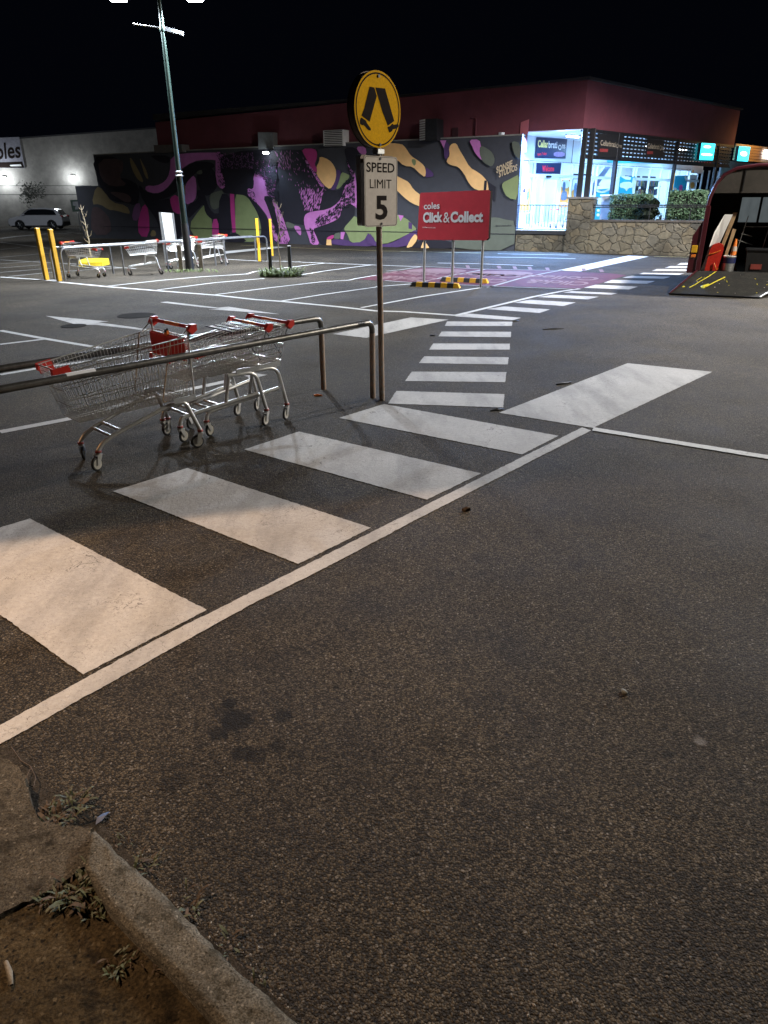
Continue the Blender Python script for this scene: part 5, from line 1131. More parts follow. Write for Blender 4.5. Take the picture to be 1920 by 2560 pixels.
# ------------------------------------------------------------------ veranda, stone wall and shop
ZF = .86
def stone():
    m = bpy.data.materials.new('random_stone'); m.use_nodes = True; nt = m.node_tree; b = nt.nodes['Principled BSDF']; L = nt.links.new
    g = _n(nt,'ShaderNodeNewGeometry'); w = _n(nt,'ShaderNodeTexNoise'); w.inputs['Scale'].default_value = 2.2; w.inputs['Detail'].default_value = 5; L(g.outputs['Position'], w.inputs['Vector'])
    mp = _n(nt,'ShaderNodeMapping'); mp.inputs['Scale'].default_value = (1,1,1.35); L(g.outputs['Position'], mp.inputs[0])
    va = _n(nt,'ShaderNodeVectorMath', operation='MULTIPLY_ADD'); L(w.outputs['Color'], va.inputs[0]); va.inputs[1].default_value = (.5,.5,.5); L(mp.outputs[0], va.inputs[2])
    e = _n(nt,'ShaderNodeTexVoronoi', feature='DISTANCE_TO_EDGE'); e.inputs['Scale'].default_value = 2.5; e.inputs['Randomness'].default_value = .85; L(va.outputs[0], e.inputs['Vector'])
    v = _n(nt,'ShaderNodeTexVoronoi', feature='F1'); v.inputs['Scale'].default_value = 2.5; v.inputs['Randomness'].default_value = .85; L(va.outputs[0], v.inputs['Vector'])
    def ramp(src, cols):
        r = _n(nt,'ShaderNodeValToRGB'); el = r.color_ramp.elements; el[0].position, el[1].position = cols[0][0], cols[-1][0]; el[0].color, el[1].color = cols[0][1]+(1,), cols[-1][1]+(1,)
        for p, c in cols[1:-1]: x = el.new(p); x.color = c+(1,)
        L(src, r.inputs['Fac']); return r.outputs['Color']
    sep = _n(nt,'ShaderNodeSeparateColor'); L(v.outputs['Color'], sep.inputs[0])
    c = ramp(sep.outputs[0], [(0,(.115,.098,.064)),(.35,(.165,.140,.092)),(.6,(.135,.120,.088)),(.8,(.19,.150,.088)),(1,(.11,.102,.08))])
    n2 = _n(nt,'ShaderNodeTexNoise'); n2.inputs['Scale'].default_value = 7; n2.inputs['Detail'].default_value = 8; n2.inputs['Roughness'].default_value = .7; L(g.outputs['Position'], n2.inputs['Vector'])
    def mul(a, d, bt='MULTIPLY', f=1.0):
        x = _n(nt,'ShaderNodeMix', data_type='RGBA', blend_type=bt)
        if isinstance(f,float): x.inputs[0].default_value = f
        else: L(f, x.inputs[0])
        L(a, x.inputs[6]); 
        if isinstance(d, tuple): x.inputs[7].default_value = d
        else: L(d, x.inputs[7])
        return x.outputs[2]
    c = mul(c, ramp(n2.outputs['Fac'], [(.3,(.6,.6,.6)),(.7,(1.15,1.15,1.15))]))
    n3 = _n(nt,'ShaderNodeTexNoise'); n3.inputs['Scale'].default_value = .9; n3.inputs['Detail'].default_value = 6; L(g.outputs['Position'], n3.inputs['Vector']); c = mul(c, ramp(n3.outputs['Fac'], [(.38,(.5,.5,.5)),(.55,(1,1,1))]))
    mo = ramp(e.outputs['Distance'], [(.0,(1,1,1)),(.022,(0,0,0))]); c = mul(c, (.075,.062,.045,1), 'MIX', mo)
    L(c, b.inputs['Base Color']); b.inputs['Roughness'].default_value = .9
    bp = _n(nt,'ShaderNodeBump'); bp.inputs['Strength'].default_value = .8; bp.inputs['Distance'].default_value = .05; L(ramp(e.outputs['Distance'], [(0,(0,0,0)),(.09,(1,1,1))]), bp.inputs['Height'])
    b2 = _n(nt,'ShaderNodeBump'); b2.inputs['Strength'].default_value = .4; b2.inputs['Distance'].default_value = .03; L(n2.outputs['Fac'], b2.inputs['Height']); L(bp.outputs['Normal'], b2.inputs['Normal']); L(b2.outputs['Normal'], b.inputs['Normal'])
    M['stone'] = m
stone()
uP0, uP1 = PA.uz(1417,560)[0], PA.uz(1480,520)[0]
zP, zW, zL = PA.uz(1450,497)[1], PA.uz(1600,555)[1], PA.uz(1350,588)[1]
t = thing('stone_wall', 'low random stone retaining wall with a pillar under the shop veranda', 'wall', A0)
m = MB(); wall_prism(m, PA, -.01, uP0, 0, zL, .02, .35, 'stone'); m.build('low_wall', t)
m = MB(); wall_prism(m, PA, uP0, uP1, 0, zP, .10, .75, 'stone'); m.build('pillar', t)
m = MB(); wall_prism(m, PA, uP0+.06, uP1-.06, zP, zP+.07, .15, .86, 'conc'); m.build('pillar_cap', t)
m = MB(); wall_prism(m, PA, uP1, -14, 0, zW, .03, .4, 'stone'); m.build('main_wall', t)
m = MB(); wall_prism(m, PA, uP1, -14, zW, zW+.07, .07, .5, mat('dark_coping',(.07,.06,.05),.9,0,.3,4)); m.build('coping', t)
SF = Plane(gp(1323.6,569,ZF), DB); sR = 17.0
# veranda floor
t = thing('veranda', 'raised tiled veranda floor in front of the corner shop', 'veranda', A0)
m = MB(); poly = [PA.at(-.01,ZF,-.02), PA.at(uP0,ZF,-.02)]; m.prism([PA.at(0,ZF-.02,.04),PA.at(uP0,ZF-.02,.04),PA.at(uP0,ZF-.17,.04),PA.at(0,ZF-.17,.04)], -PA.n*.4, 'black'); m.build('edge_beam', t)
m = MB(); flo = [PA.at(-.0,0,.05), PA.at(uP0,0,.05), PA.at(uP0,0,-.3), PA.at(-14,0,-.3), PBB.at(22,0,3), SF.at(22,0,-.3), SF.at(-2.5,0,-.3), PA.at(.3,0,-2.2),PA.at(.3,0,-.34),PA.at(0,0,-.34)]
m.prism([Vector((p.x,p.y,ZF-.02)) for p in flo], (0,0,.02), 'floorp', 'white'); m.build('floor', t)
# shop front (part of the building)
bd = bpy.data.objects['retail_building']
def sf_rect(m, R_, pts, off, mt, th_=.04, pl=SF): q = [pl.px(*p, off) for p in R_(pts)]; m.prism(q, pl.n*-th_, mt)
RJ = lambda p: zp(1260,320,240,p); RL = lambda p: zp(1440,300,260,p)
zHead = SF.uz(1350,403)[1]; zTr = SF.uz(1350,440)[1]; 
m = MB(); wall_prism(m, SF, -2.5, sR, zHead, 4.62, 0, .15, 'wallw'); m.prism([SF.at(-1.2,ZF,0),SF.at(-.42,ZF,0),SF.at(-.42,zHead,0),SF.at(-1.2,zHead,0)], SF.n*-.15, 'wallw'); m.build('upper_panel_wall', bd)
m = MB(); wall_prism(m, SF, 2.95, 3.0, zHead, 4.62, .003, .003, 'darkm'); wall_prism(m, SF, -2.5, sR, zHead-.012, zHead+.012, .005, .005, 'darkm'); m.build('panel_joint', bd)
m = MB(); so = [PA.at(.3,4.60,-.31), PU.at(uC,4.60,.0)-Vector((0,0,0)), PBB.at(uR,4.60,0), SF.at(uR+1.5,4.60,0), SF.at(-2.5,4.60,0), PA.at(.3,4.60,-2.0)]
m.prism([Vector((p.x,p.y,4.58)) for p in so], (0,0,.03), 'wallw'); m.build('soffit', bd)
def umap(R_, x, y): return SF.uz(*R_([(x,y)])[0])[0]
uv = [-.42]+[umap(RJ,*p) for p in ((520,700),(985,700),(1190,700))]+[umap(RL,*p) for p in ((285,780),(350,780),(715,780),(930,780),(975,780),(1190,780),(1370,780),(1500,780))]
last = uv[-1]; RMv = [umap(RM,*p) for p in ((355,860),(480,860),(615,860),(700,860),(800,860),(930,860),(1010,860))]; uv += [u for u in RMv if u > last+.2]
while uv[-1] < sR-1.2: uv.append(uv[-1]+1.3)
m = MB()
for u in uv: wall_prism(m, SF, u-.035, u+.035, ZF, zHead, .03, .09, 'alum')
wall_prism(m, SF, -.42, sR, zTr-.055, zTr+.075, .035, .1, 'alum'); wall_prism(m, SF, -.42, sR, zHead-.07, zHead-.012, .035, .1, 'alum')
for a, b in list(zip(uv, uv[1:])):
    if not (a < umap(RJ,700,1200) < b): wall_prism(m, SF, a, b, ZF, ZF+.16, .03, .08, 'alum')
wall_prism(m, SF, uv[0], uv[1], SF.uz(*RJ([(340,1465)])[0])[1]-.03, SF.uz(*RJ([(340,1465)])[0])[1]+.03, .03, .08, 'alum'); m.build('window_frames', bd)
m = MB(); m.quad([SF.at(-.42,ZF,-.02),SF.at(sR,ZF,-.02),SF.at(sR,zHead,-.02),SF.at(-.42,zHead,-.02)], 'glass'); m.build('window_glass', bd)
ud0, udm, ud1 = umap(RJ,500,1200), umap(RJ,665,1200), umap(RJ,905,1200)
for a, b in ((ud0+.02,udm),(udm,ud1)):
    m = MB(); 
    for x0, x1, z0, z1 in ((a,a+.06,ZF,zTr-.06),(b-.06,b,ZF,zTr-.06),(a,b,ZF,ZF+.13),(a,b,zTr-.14,zTr-.06)): wall_prism(m, SF, x0, x1, z0, z1, .07, .05, 'alum')
    m.build('door', bd)
m = MB(); wall_prism(m, SF, ud0-.05, ud0-.02, ZF+.5, zTr-.07, .075, .02, 'ypost'); m.build('door_edge_strip', bd)
m = MB(); p = SF.at((ud0+ud1)/2, zTr-.02, .12); m.box(p,(.3,.12,.09),'darkm',(DB,SF.n,ZV),bev=.02); m.build('door_sensor', bd)
# interior
m = MB(); 
def inner(u0,u1,z0,z1,off,mt,th_=.05): wall_prism(m, SF, u0, u1, z0, z1, -off, th_, mt)
inner(-2.5, sR, ZF, 4.2, 4.5, 'wallw'); m.prism([SF.at(-2.5,ZF,-.1),SF.at(-2.5,ZF,-4.5),SF.at(-2.5,4.2,-4.5),SF.at(-2.5,4.2,-.1)], DB*-.05, 'wallw'); m.prism([SF.at(sR,ZF,-.1),SF.at(sR,ZF,-4.5),SF.at(sR,4.2,-4.5),SF.at(sR,4.2,-.1)], DB*.05, 'wallw')
m.prism([SF.at(-2.5,4.2,-.1),SF.at(sR,4.2,-.1),SF.at(sR,4.2,-4.5),SF.at(-2.5,4.2,-4.5)], (0,0,.04), 'wallw'); m.prism([SF.at(-2.5,ZF-.02,-.1),SF.at(sR,ZF-.02,-.1),SF.at(sR,ZF-.02,-4.5),SF.at(-2.5,ZF-.02,-4.5)], (0,0,.03), 'floorp')
m.build('interior_room', bd)
m = MB(); u = 1.0
for k in range(9): m.box(SF.at(.8+k*1.8,4.16,-2.2),(1.2,.16,.05),'tube_e',(DB,SF.n,ZV))
m.build('interior_tube_lights', bd)
rsn = random.Random(11)
m = MB()
SHC = [mat('stock_%d'%i,c,.5,0,.3,30) for i,c in enumerate(((.10,.10,.14),(.25,.08,.06),(.30,.22,.08),(.06,.14,.10),(.40,.40,.38),(.05,.08,.2)))]
for u0, u1 in ((5.4,7.6),(10.9,12.6),(12.9,14.5)):
    for z in (ZF+.05,ZF+.5,ZF+.95,ZF+1.4,ZF+1.85):
        m.box(SF.at((u0+u1)/2,z,-1.3),(u1-u0,.4,.03),'darkm',(DB,SF.n,ZV)); x = u0+.05
        while x < u1-.05:
            h = rsn.uniform(.18,.34); w = rsn.uniform(.07,.12); m.box(SF.at(x,z+h/2+.02,-1.2+rsn.uniform(-.06,.1)),(w*.85,.1,h),rsn.choice(SHC),(DB,SF.n,ZV)); x += w
    m.box(SF.at((u0+u1)/2,ZF+1.2,-1.52),(u1-u0,.03,2.4),mat('dark_shelf_back',(.035,.035,.06),.7),(DB,SF.n,ZV))
m.build('shop_shelving', bd)
m = MB(); m.prism([SF.at(4.0,ZF,-.9),SF.at(4.9,ZF,-.9),SF.at(8.4,zTr+.8,-.9),SF.at(7.9,zTr+.8,-.9)], SF.n*-.12, mat('blue_grey_stringer',(.18,.24,.40),.6)); m.build('staircase', bd)
# posters and signs on the glass
POST = dict(o=mat('poster_orange',(.75,.36,.08),.5,0,.15,4), c=mat('poster_cyan',(.02,.36,.55),.5,0,.1,3), w=mat('poster_white',(.75,.78,.80),.5,0,.1,3), k=mat('poster_dark',(.05,.05,.09),.5,0,.3,8), b=mat('poster_bottle',(.12,.2,.32),.5,0,.4,20), g=mat('poster_green',(.18,.38,.10),.5,0,.4,12), p=mat('poster_pink',(.65,.10,.35),.5,0,.1,5), s=mat('poster_skin',(.55,.45,.40),.5,0,.5,14))
def poster(label, R_, frame, items, name='poster', cat='poster', words=()):
    q = [SF.px(*p,.05) for p in R_(frame)]; t = thing(name, label, cat, q[0], 'shop window posters' if name == 'poster' else None)
    m = MB(); base = items[0]; m.prism(q, SF.n*-.012, POST[base] if base in POST else base); m.build('sheet', t)
    m = MB(); off = .052
    for pts, mt in items[1]:
        off += .0015; m.quad([SF.px(*p,off) for p in R_(smooth_pts(pts,1))], POST[mt] if mt in POST else mt)
    for s_, bl, br, tlp, mt, bold in words: pa_text(m, s_, R_, bl, br, tlp, mt, bold, pl=SF, off=off+.004)
    if m.v: m.build('print', t)
    return t
poster('orange poster with a bottle picture left of the glass doors', RJ, [(292,910),(462,905),(418,1422),(262,1432)], ('o',[([(300,915),(455,915),(445,1040),(292,1045)],'s'),([(320,1080),(380,1080),(400,1150),(390,1310),(300,1310),(310,1150)],'w'),([(315,1050),(355,1050),(350,1120),(312,1120)],'k'),([(380,1090),(420,1090),(410,1240),(370,1240)],'g')]))
poster('orange poster with blue bottles right of the glass doors', RJ, [(985,895),(1128,895),(1080,1372),(940,1375)], ('o',[([(990,900),(1125,900),(1110,1040),(970,1040)],'w'),([(990,1090),(1070,1090),(1075,1180),(1060,1250),(965,1250),(965,1180)],'b'),([(1000,930),(1050,930),(1040,1100),(990,1100)],'b'),([(950,1280),(1070,1280),(1060,1350),(945,1350)],'w')]))
poster('wide pale poster partly behind the black veranda post', RJ, [(1188,888),(1505,885),(1430,1235),(1140,1235)], ('w',[([(1150,1060),(1300,1060),(1290,1230),(1145,1230)],'o'),([(1200,950),(1250,950),(1230,1200),(1180,1200)],'b'),([(1260,920),(1300,920),(1290,1010),(1250,1010)],'k'),([(1420,1100),(1470,1100),(1460,1180),(1410,1180)],'b')]))
navy = mat('navy_sign_face',(.012,.02,.07),.35,0,.1,3); hot = mat('red_sign_lettering',(.75,.03,.06),.4,0,.1,3); ylet = mat('yellow_sign_lettering',(.85,.68,.22),.4,0,.1,3)
poster('navy shop sign with yellow and white name above the glass doors', RJ, [(550,160),(1078,190),(1048,530),(522,516)], (navy,[([(845,412),(1035,415),(1030,498),(842,495)],mat('sign_mauve',(.35,.22,.42),.5))]), 'shop_sign', 'shop sign',
  words=[('Cellar',(566,335),(745,345),(568,205),ylet,.035),('brati',(752,348),(900,352),(754,225),'wtext',.02),('ns',(985,358),(1040,360),(987,285),'wtext',.02),('O',(918,380),(974,382),(920,290),'wtext',.02),('open 7 days',(555,492),(718,480),(557,425),hot,.02)])
poster('navy welcome sign with pink lettering over the glass doors', RJ, [(550,600),(977,605),(957,797),(535,791)], (navy,[]), 'welcome_sign', 'shop sign', words=[('Welcome',(642,752),(848,752),(645,648),hot,.035)])
poster('cyan advertising panel with a white banner shape behind the left hedge', RL, [(690,905),(935,905),(900,1195),(655,1195)], ('c',[([(690,900),(860,900),(860,960),(780,950),(740,930)],'w'),([(690,990),(890,985),(885,1085),(820,1085),(790,1150),(760,1085),(680,1085)],'w'),([(880,920),(935,920),(905,1190),(880,1190)],'w')]))
poster('curved cyan and cream advertising panel beside the veranda post', RL, [(330,1110),(540,1090),(520,1240),(300,1240)], ('c',[([(310,1110),(420,1140),(530,1080),(530,1120),(420,1170),(310,1150)],'w')]))
poster('low cyan panel with white squares behind the grey planter', RL, [(262,1385),(392,1385),(365,1585),(232,1585)], ('c',[([(320,1420),(365,1420),(362,1465),(318,1465)],'w'),([(315,1490),(360,1490),(355,1535),(312,1535)],'w')]))
poster('cyan poster with a pink shape above the right hedge', RM, [(275,945),(455,940),(415,1240),(225,1240)], ('c',[([(330,1080),(385,1080),(375,1180),(325,1170)],'p'),([(235,1120),(290,1120),(285,1160),(232,1160)],'w'),([(400,950),(450,950),(430,1040)],'w')]))
poster('white notice with small print in the upper window', RM, [(520,780),(690,790),(680,912),(505,905)], ('w',[([(525,860),(550,860),(548,900),(524,900)],'o')]))
poster('cream notice in the lower window near the horse trailer', RM, [(492,930),(592,935),(575,1140),(470,1150)], ('w',[([(505,990),(575,992),(572,1002),(504,1000)],'k'),([(500,1040),(560,1040),(550,1130),(490,1130)],'o')]))
bnd = mat('cyan_shop_band',(.04,.55,.65),.5,0,.05,2)
m = MB(); sf_rect(m, RL, [(480,620),(1505,645),(1505,692),(480,680)], .05, bnd, .02); sf_rect(m, RL, [(235,615),(480,620),(480,682),(232,680)], .05, 'wallw', .02); sf_rect(m, RM, [(300,740),(560,745),(555,772),(296,770)], .05, bnd, .02); sf_rect(m, RM, [(560,735),(805,740),(800,782),(556,775)], .05, mat('red_shop_band',(.5,.05,.12),.5), .02)
m.build('window_band', bd)
# veranda posts, louvres and signs (outer line of the canopy)
def post(x, y, yb, label, w=.10, zb=ZF, twin=False, org=None):
    u = PBB.uz(x, y)[0]; p = PBB.at(u, 0, -.02); t = thing('veranda_post', label, 'post', Vector((p.x,p.y,zb)), 'veranda posts')
    for k in ((-.13,.13) if twin else (0,)):
        m = MB(); q = p+PA.D*k; m.box(Vector((q.x,q.y,(zb+4.6)/2)), (w,w,4.6-zb), 'darkm', (DB,PBB.n,ZV), bev=.008); m.build('post', t)
    return u
pc = PA.at((uP0+uP1)/2, 0, -.25)
t = thing('veranda_post', 'twin black corner post standing on the stone pillar', 'post', Vector((pc.x,pc.y,zP+.07)), 'veranda posts')
for k in (-.17,.14):
    m = MB(); q = pc-PA.D*k; m.box(Vector((q.x,q.y,(zP+.07+4.6)/2)), (.20,.14,4.6-zP-.07), 'black', (PA.D,PA.n,ZV), bev=.008); m.build('post', t)
u1_ = post(*RL([(640,640)])[0], 0, 'black veranda post behind the grey planter', .16); u2_ = post(*RM([(310,600)])[0], 0, 'dark veranda post left of the first blue light box', .14); u3_ = post(*RM([(920,620)])[0], 0, 'dark veranda post just above the horse trailer roof', .14)
m = MB(); u = u2_-.03; m.prism([PBB.at(u,2.3,.06),PBB.at(u+.05,2.3,.06),PBB.at(u+.05,3.2,.06),PBB.at(u,3.2,.06)], PBB.n*.005, 'ypost'); o = m.build('yellow_strip', None, org=PBB.at(u,2.3,.06)); o.parent = [x for x in bpy.data.objects if x.get('label','').startswith('dark veranda post left')][0]; o.location = Vector(o.location)-o.parent.location
ZT, ZB = 4.52, 3.62
t = thing('louvre_screen', 'dark horizontal slatted screen hanging along the veranda edge', 'slatted screen', PBB.at(.3,ZB)); GAPS = 5; pitch = (ZT-ZB)/(GAPS+1)
m = MB()
for k in range(GAPS+1):
    z0 = ZB+k*pitch; z1 = z0+pitch*.70
    m.prism([PBB.at(.15,z0,.0),PBB.at(uR-.1,z0,.0),PBB.at(uR-.1,z1,.0),PBB.at(.15,z1,.0)], PBB.n*-.03, 'black')
m.build('slats', t); m = MB(); u = .3
while u < uR-.2: m.prism([PBB.at(u,ZB,-.035),PBB.at(u+.10,ZB,-.035),PBB.at(u+.10,ZT,-.035),PBB.at(u,ZT,-.035)], PBB.n*-.03, 'black'); u += .33
m.build('battens', t)
m = MB(); m.prism([PBB.at(.0,ZT,.02),PBB.at(uR,ZT,.02),PBB.at(uR,4.64,.02),PBB.at(0,4.64,.02)], PBB.n*-.12, 'darkm'); m.prism([PBB.at(.1,ZB-.06,.01),PBB.at(uR,ZB-.06,.01),PBB.at(uR,ZB,.01),PBB.at(.1,ZB,.01)], PBB.n*-.06, 'darkm'); m.build('rails', t)
def screen_sign(R_, pts, label, words, face='black', name='shop_sign'):
    q = [PBB.px(*p,.05) for p in R_(pts)]; t = thing(name, label, 'shop sign', q[0], 'signs on the slatted screen'); m = MB(); m.prism(q, PBB.n*-.04, face); m.build('panel', t); m = MB()
    for s_, bl, br, tlp, mt, bold in words: pa_text(m, s_, R_, bl, br, tlp, mt, bold, pl=PBB, off=.06)
    m.build('lettering', t)
dim = mat('unlit_cream_lettering',(.34,.28,.20),.5,0,.3,8); dimr = mat('unlit_red_lettering',(.20,.03,.03),.5,0,.3,8)
screen_sign(RL, [(340,215),(730,240),(712,600),(325,592)], 'first unlit black shop sign nearest the corner post', [('Cellarbrati',(370,405),(612,435),(374,318),dim,.01),('O',(620,446),(654,448),(624,378),dim,.0),('ns',(660,440),(706,443),(663,398),dim,.01),('-',(358,510),(488,512),(360,460),dimr,.01)])
screen_sign(RL, [(1130,295),(1400,330),(1378,605),(1098,600)], 'second unlit black shop sign midway along the slatted screen', [('Cellarbrati',(1125,455),(1305,470),(1128,370),dim,.01),('O',(1316,485),(1342,488),(1319,400),dim,.0),('ns',(1346,480),(1384,484),(1349,425),dim,.01),('-',(1112,545),(1205,545),(1114,500),dimr,.01)])
def lightbox(R_, pts, label, bars):
    q = [PBB.px(*p,.22) for p in R_(pts)]; t = thing('light_box_sign', label, 'light box', q[0], 'blue light boxes'); m = MB(); m.prism(q, PBB.n*-.16, 'bluebox', 'darkm'); m.build('box', t); m = MB()
    for b in bars: m.quad([PBB.px(*p,.224) for p in R_(smooth_pts(b,1))], 'bluelit')
    m.build('pale_lettering', t); c = sum(q, Vector())/4
    light('light_box_glow', 'AREA', tuple(c+PBB.n*.05), 26, (.15,.75,1.0), tuple(c+PBB.n*3), .7, .8)
lightbox(RM, [(612,462),(816,475),(780,716),(575,710)], 'larger glowing blue light box on the slatted screen', [[(645,500),(750,505),(745,540),(640,535)],[(610,612),(770,622),(766,655),(604,645)]])
lightbox(RM, [(1172,512),(1336,522),(1300,735),(1138,725)], 'farther glowing blue light box over the horse trailer', [[(1190,590),(1285,590),(1285,650),(1230,660),(1190,640)]])
# veranda tube lights
def tube_light(p, label, power, L_=1.0, d=None):
    d = d or DB; t = thing('tube_light', label, 'tube light', p, 'veranda tube lights'); n_ = Vector((d.y,-d.x,0)); m = MB(); m.box(p+ZV*.05,(L_+.05,.16,.05),'white',(d,n_,ZV)); m.build('housing', t); m = MB(); m.box(p,(L_,.12,.05),'tube_e',(d,n_,ZV),bev=.02); m.build('tube', t)
    o = light('tube_light_beam','AREA', tuple(p-ZV*.06), power, BLUE, tuple(p-ZV*2), L_, .15); o.rotation_euler = (0,0,math.atan2(d.y,d.x))
PT1 = Plane(SF.at(0,0,1.6), DB); tp = PT1.px(1433,336); tube_light(Vector((tp.x,tp.y,4.50)), 'bright fluorescent light under the canopy at the shop corner', 170, .9)
for k, u in enumerate((4.5,8.0,11.5)): tube_light(SF.at(u,4.45,1.3), ('second','third','farthest')[k]+' fluorescent light behind the slatted screen', 110, 1.2)
for k in range(5):
    o = light('shop_interior_beam','AREA', tuple(SF.at(1.2+3.3*k,4.1,-2.0)), 250, (.42,.70,1.0), tuple(SF.at(1.2+3.3*k,1,-2.0)), 2.6, 2.0)
light('veranda_spill','AREA', tuple(PA.at(-.9,4.45,-.5)), 2600, (.22,.45,1.0), tuple(PA.at(-1.6,0,1.6)), 1.4, .2)
# railings on the veranda edge
t = thing('veranda_railing', 'thin black railing with upright bars before the glass doors', 'railing', A0)
z0r, z1r = ZF+.03, PA.uz(*RJ([(600,1330)])[0])[1]
m = MB(); m.rod(PA.at(-.02,z1r,.03), PA.at(uP0,z1r,.03), .022, 'black', 6); m.rod(PA.at(-.02,z0r,.03), PA.at(uP0,z0r,.03), .02, 'black', 6); m.build('rail', t)
m = MB(); n = 16
for k in range(n+1): u = -.03+(uP0+.03)*k/n; m.rod(PA.at(u,z0r,.03), PA.at(u,z1r,.03), .010, 'black', 5)
m.build('bars', t)
t = thing('wall_railing', 'black two bar railing along the top of the stone wall', 'railing', PA.at(uP1,zW))
for n_, (a, b) in enumerate(((1360,1435),(1390,1500))):
    za = PA.uz(*RL([(600,a)])[0])[1]; m = MB(); m.rod(PA.at(uP1,za,-.15), PA.at(-13,za,-.15), .024, 'black', 6); m.build('rail', t)
for k in range(8): m = MB(); u = uP1-.75-1.5*k; m.rod(PA.at(u,zW,-.15), PA.at(u,PA.uz(*RL([(600,1360)])[0])[1],-.15), .02, 'black', 6); m.build('post', t)
# planting
PH = Plane(PA.at(0,0,-.6), PA.D)
def hedge_from(R_, x0, x1, y0, y1, depth, off, label, n, size, seed, mt='leaf', name='hedge', cat='hedge', box=True):
    pl = Plane(PA.at(0,0,-off), PA.D); (ua,za), (ub,zb) = pl.uz(*R_([(x0,y0)])[0]), pl.uz(*R_([(x1,y1)])[0]); zb = max(zb, ZF); c = pl.at((ua+ub)/2,(za+zb)/2)
    t = leafy(name, label, cat, c, (abs(ub-ua)/2, depth/2, abs(za-zb)/2), n, mt, size, 'hedges on the veranda' if name == 'hedge' else None, (pl.D,pl.n) if box else None, None, seed)
    core = MB(); kk = .82 if box else .6; h = (abs(ub-ua)*kk, depth*.8, abs(za-zb)*.84); core.box(c, h, 'mblack' if False else mat('hedge_core',(.012,.02,.01),.9), (pl.D,pl.n,ZV), bev=.12 if box else min(h)*.3); core.build('inner_core', t); return t  # solid dark box fills the middle behind the leaves
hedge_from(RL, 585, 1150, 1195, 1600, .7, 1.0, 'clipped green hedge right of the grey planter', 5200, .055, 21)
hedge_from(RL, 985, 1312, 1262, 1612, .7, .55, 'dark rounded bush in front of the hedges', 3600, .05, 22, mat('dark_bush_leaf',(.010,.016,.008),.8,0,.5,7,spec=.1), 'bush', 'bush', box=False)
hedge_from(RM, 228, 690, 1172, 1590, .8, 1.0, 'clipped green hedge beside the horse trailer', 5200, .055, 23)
pl = Plane(PA.at(0,0,-1.0), PA.D); q = [pl.px(*p) for p in RL([(405,1215),(598,1210),(560,1600),(375,1600)])]; t = thing('planter_pillar', 'pale grey tapered planter on the veranda left of the hedge', 'planter', Vector((q[3].x,q[3].y,ZF))); m = MB(); m.prism(q, -pl.n*.55, mat('planter_grey',(.33,.34,.36),.8,0,.15,4)); m.build('body', t); m = MB(); m.prism([q[0]+pl.D*.05+pl.n*.04+ZV*.06,q[1]-pl.D*.05+pl.n*.04+ZV*.06,q[1]-pl.D*.05+pl.n*.04,q[0]+pl.D*.05+pl.n*.04], -pl.n*.63, 'white'); m.build('rim', t)
c = gp(1412,571,ZF); o = copy_tree(far0); o.location = (c.x+.2,c.y+.6,ZF); o.rotation_euler = (0,0,math.radians(215)); o['label'] = 'trolley left on the veranda behind the thin railing'; del o['group']
# timber clad shop at the right edge
t = thing('timber_shop_front', 'warm lit timber clad shop fascia at the far right', 'building', PBB.at(uR+.4,3.5)); m = MB(); z0, z1 = PBB.uz(1895,405)[1], PBB.uz(1895,364)[1]
for k in range(6): zz = z0+(z1-z0)*k/6; m.prism([PBB.at(uR+.35,zz),PBB.at(uR+8,zz),PBB.at(uR+8,zz+(z1-z0)/6-.02),PBB.at(uR+.35,zz+(z1-z0)/6-.02)], PBB.n*-.08, 'timber')
m.build('timber_cladding', t); m = MB(); pa_text(m, 'L', RM, (1565,690),(1700,702),(1580,560), mat('lit_white_letter',(.8,.85,1),.4,0,0,1,emit=7,ecol=(.7,.8,1.0)), .05, pl=PBB, off=.1); m.build('lit_lettering', t)
m = MB(); m.prism([PBB.at(uR+.35,ZF,-.6),PBB.at(uR+8,ZF,-.6),PBB.at(uR+8,z0,-.6),PBB.at(uR+.35,z0,-.6)], PBB.n*-.1, mat('shop_grey_wall',(.20,.21,.24),.7)); m.build('wall', t)
light('timber_shop_glow','AREA', tuple(PBB.at(uR+2.0,z1+.5,1.3)), 60, (1,.55,.2), tuple(PBB.at(uR+2.0,z0,0)), 3, .3)
# ------------------------------------------------------------------ horse trailer
TA = math.radians(24); TR_, TF = Vector((math.cos(TA),-math.sin(TA),0)), Vector((math.sin(TA),math.cos(TA),0)); T0 = gp(1738,676,.42)
def T(u, v, w): return Vector((T0.x,T0.y,0))+TR_*u+TF*v+ZV*w
TW, TL_, TZ = 2.35, 3.4, .42
t = thing('horse_trailer', 'maroon horse trailer with a rounded grey roof, open at the back with its ramp down', 'trailer', T(0,0,0))
prof = [(0,TZ),(0,1.88),(.02,2.1),(.10,2.38),(.26,2.58),(.52,2.71),(.95,2.77),(1.5,2.77),(1.83,2.71),(2.09,2.58),(2.25,2.38),(2.33,2.1),(2.35,1.88),(2.35,TZ)]
m = MB(); vs = []; roof = prof[1:-1]
for v in (0,TL_):
    for u, w in roof: vs.append(T(u,v,w))
    for u, w in roof: vs.append(T(.04+u*(TW-.08)/TW,v,w-.035))
n = len(roof); fs = [(k,k+1,2*n+k+1,2*n+k) for k in range(n-1)]+[(n+k,n+k+1,3*n+k+1,3*n+k) for k in range(n-1)]+[(k,k+1,n+k+1,n+k) for k in range(n-1)]
m.add(vs, fs, 'tgrey', True); m.build('roof', t)
m = MB(); 
for u in (0.02,TW-.02): m.box(T(u,TL_/2,(TZ+1.9)/2),(.04,TL_,1.9-TZ),'tmar',(TR_,TF,ZV))
m.build('side_walls', t)
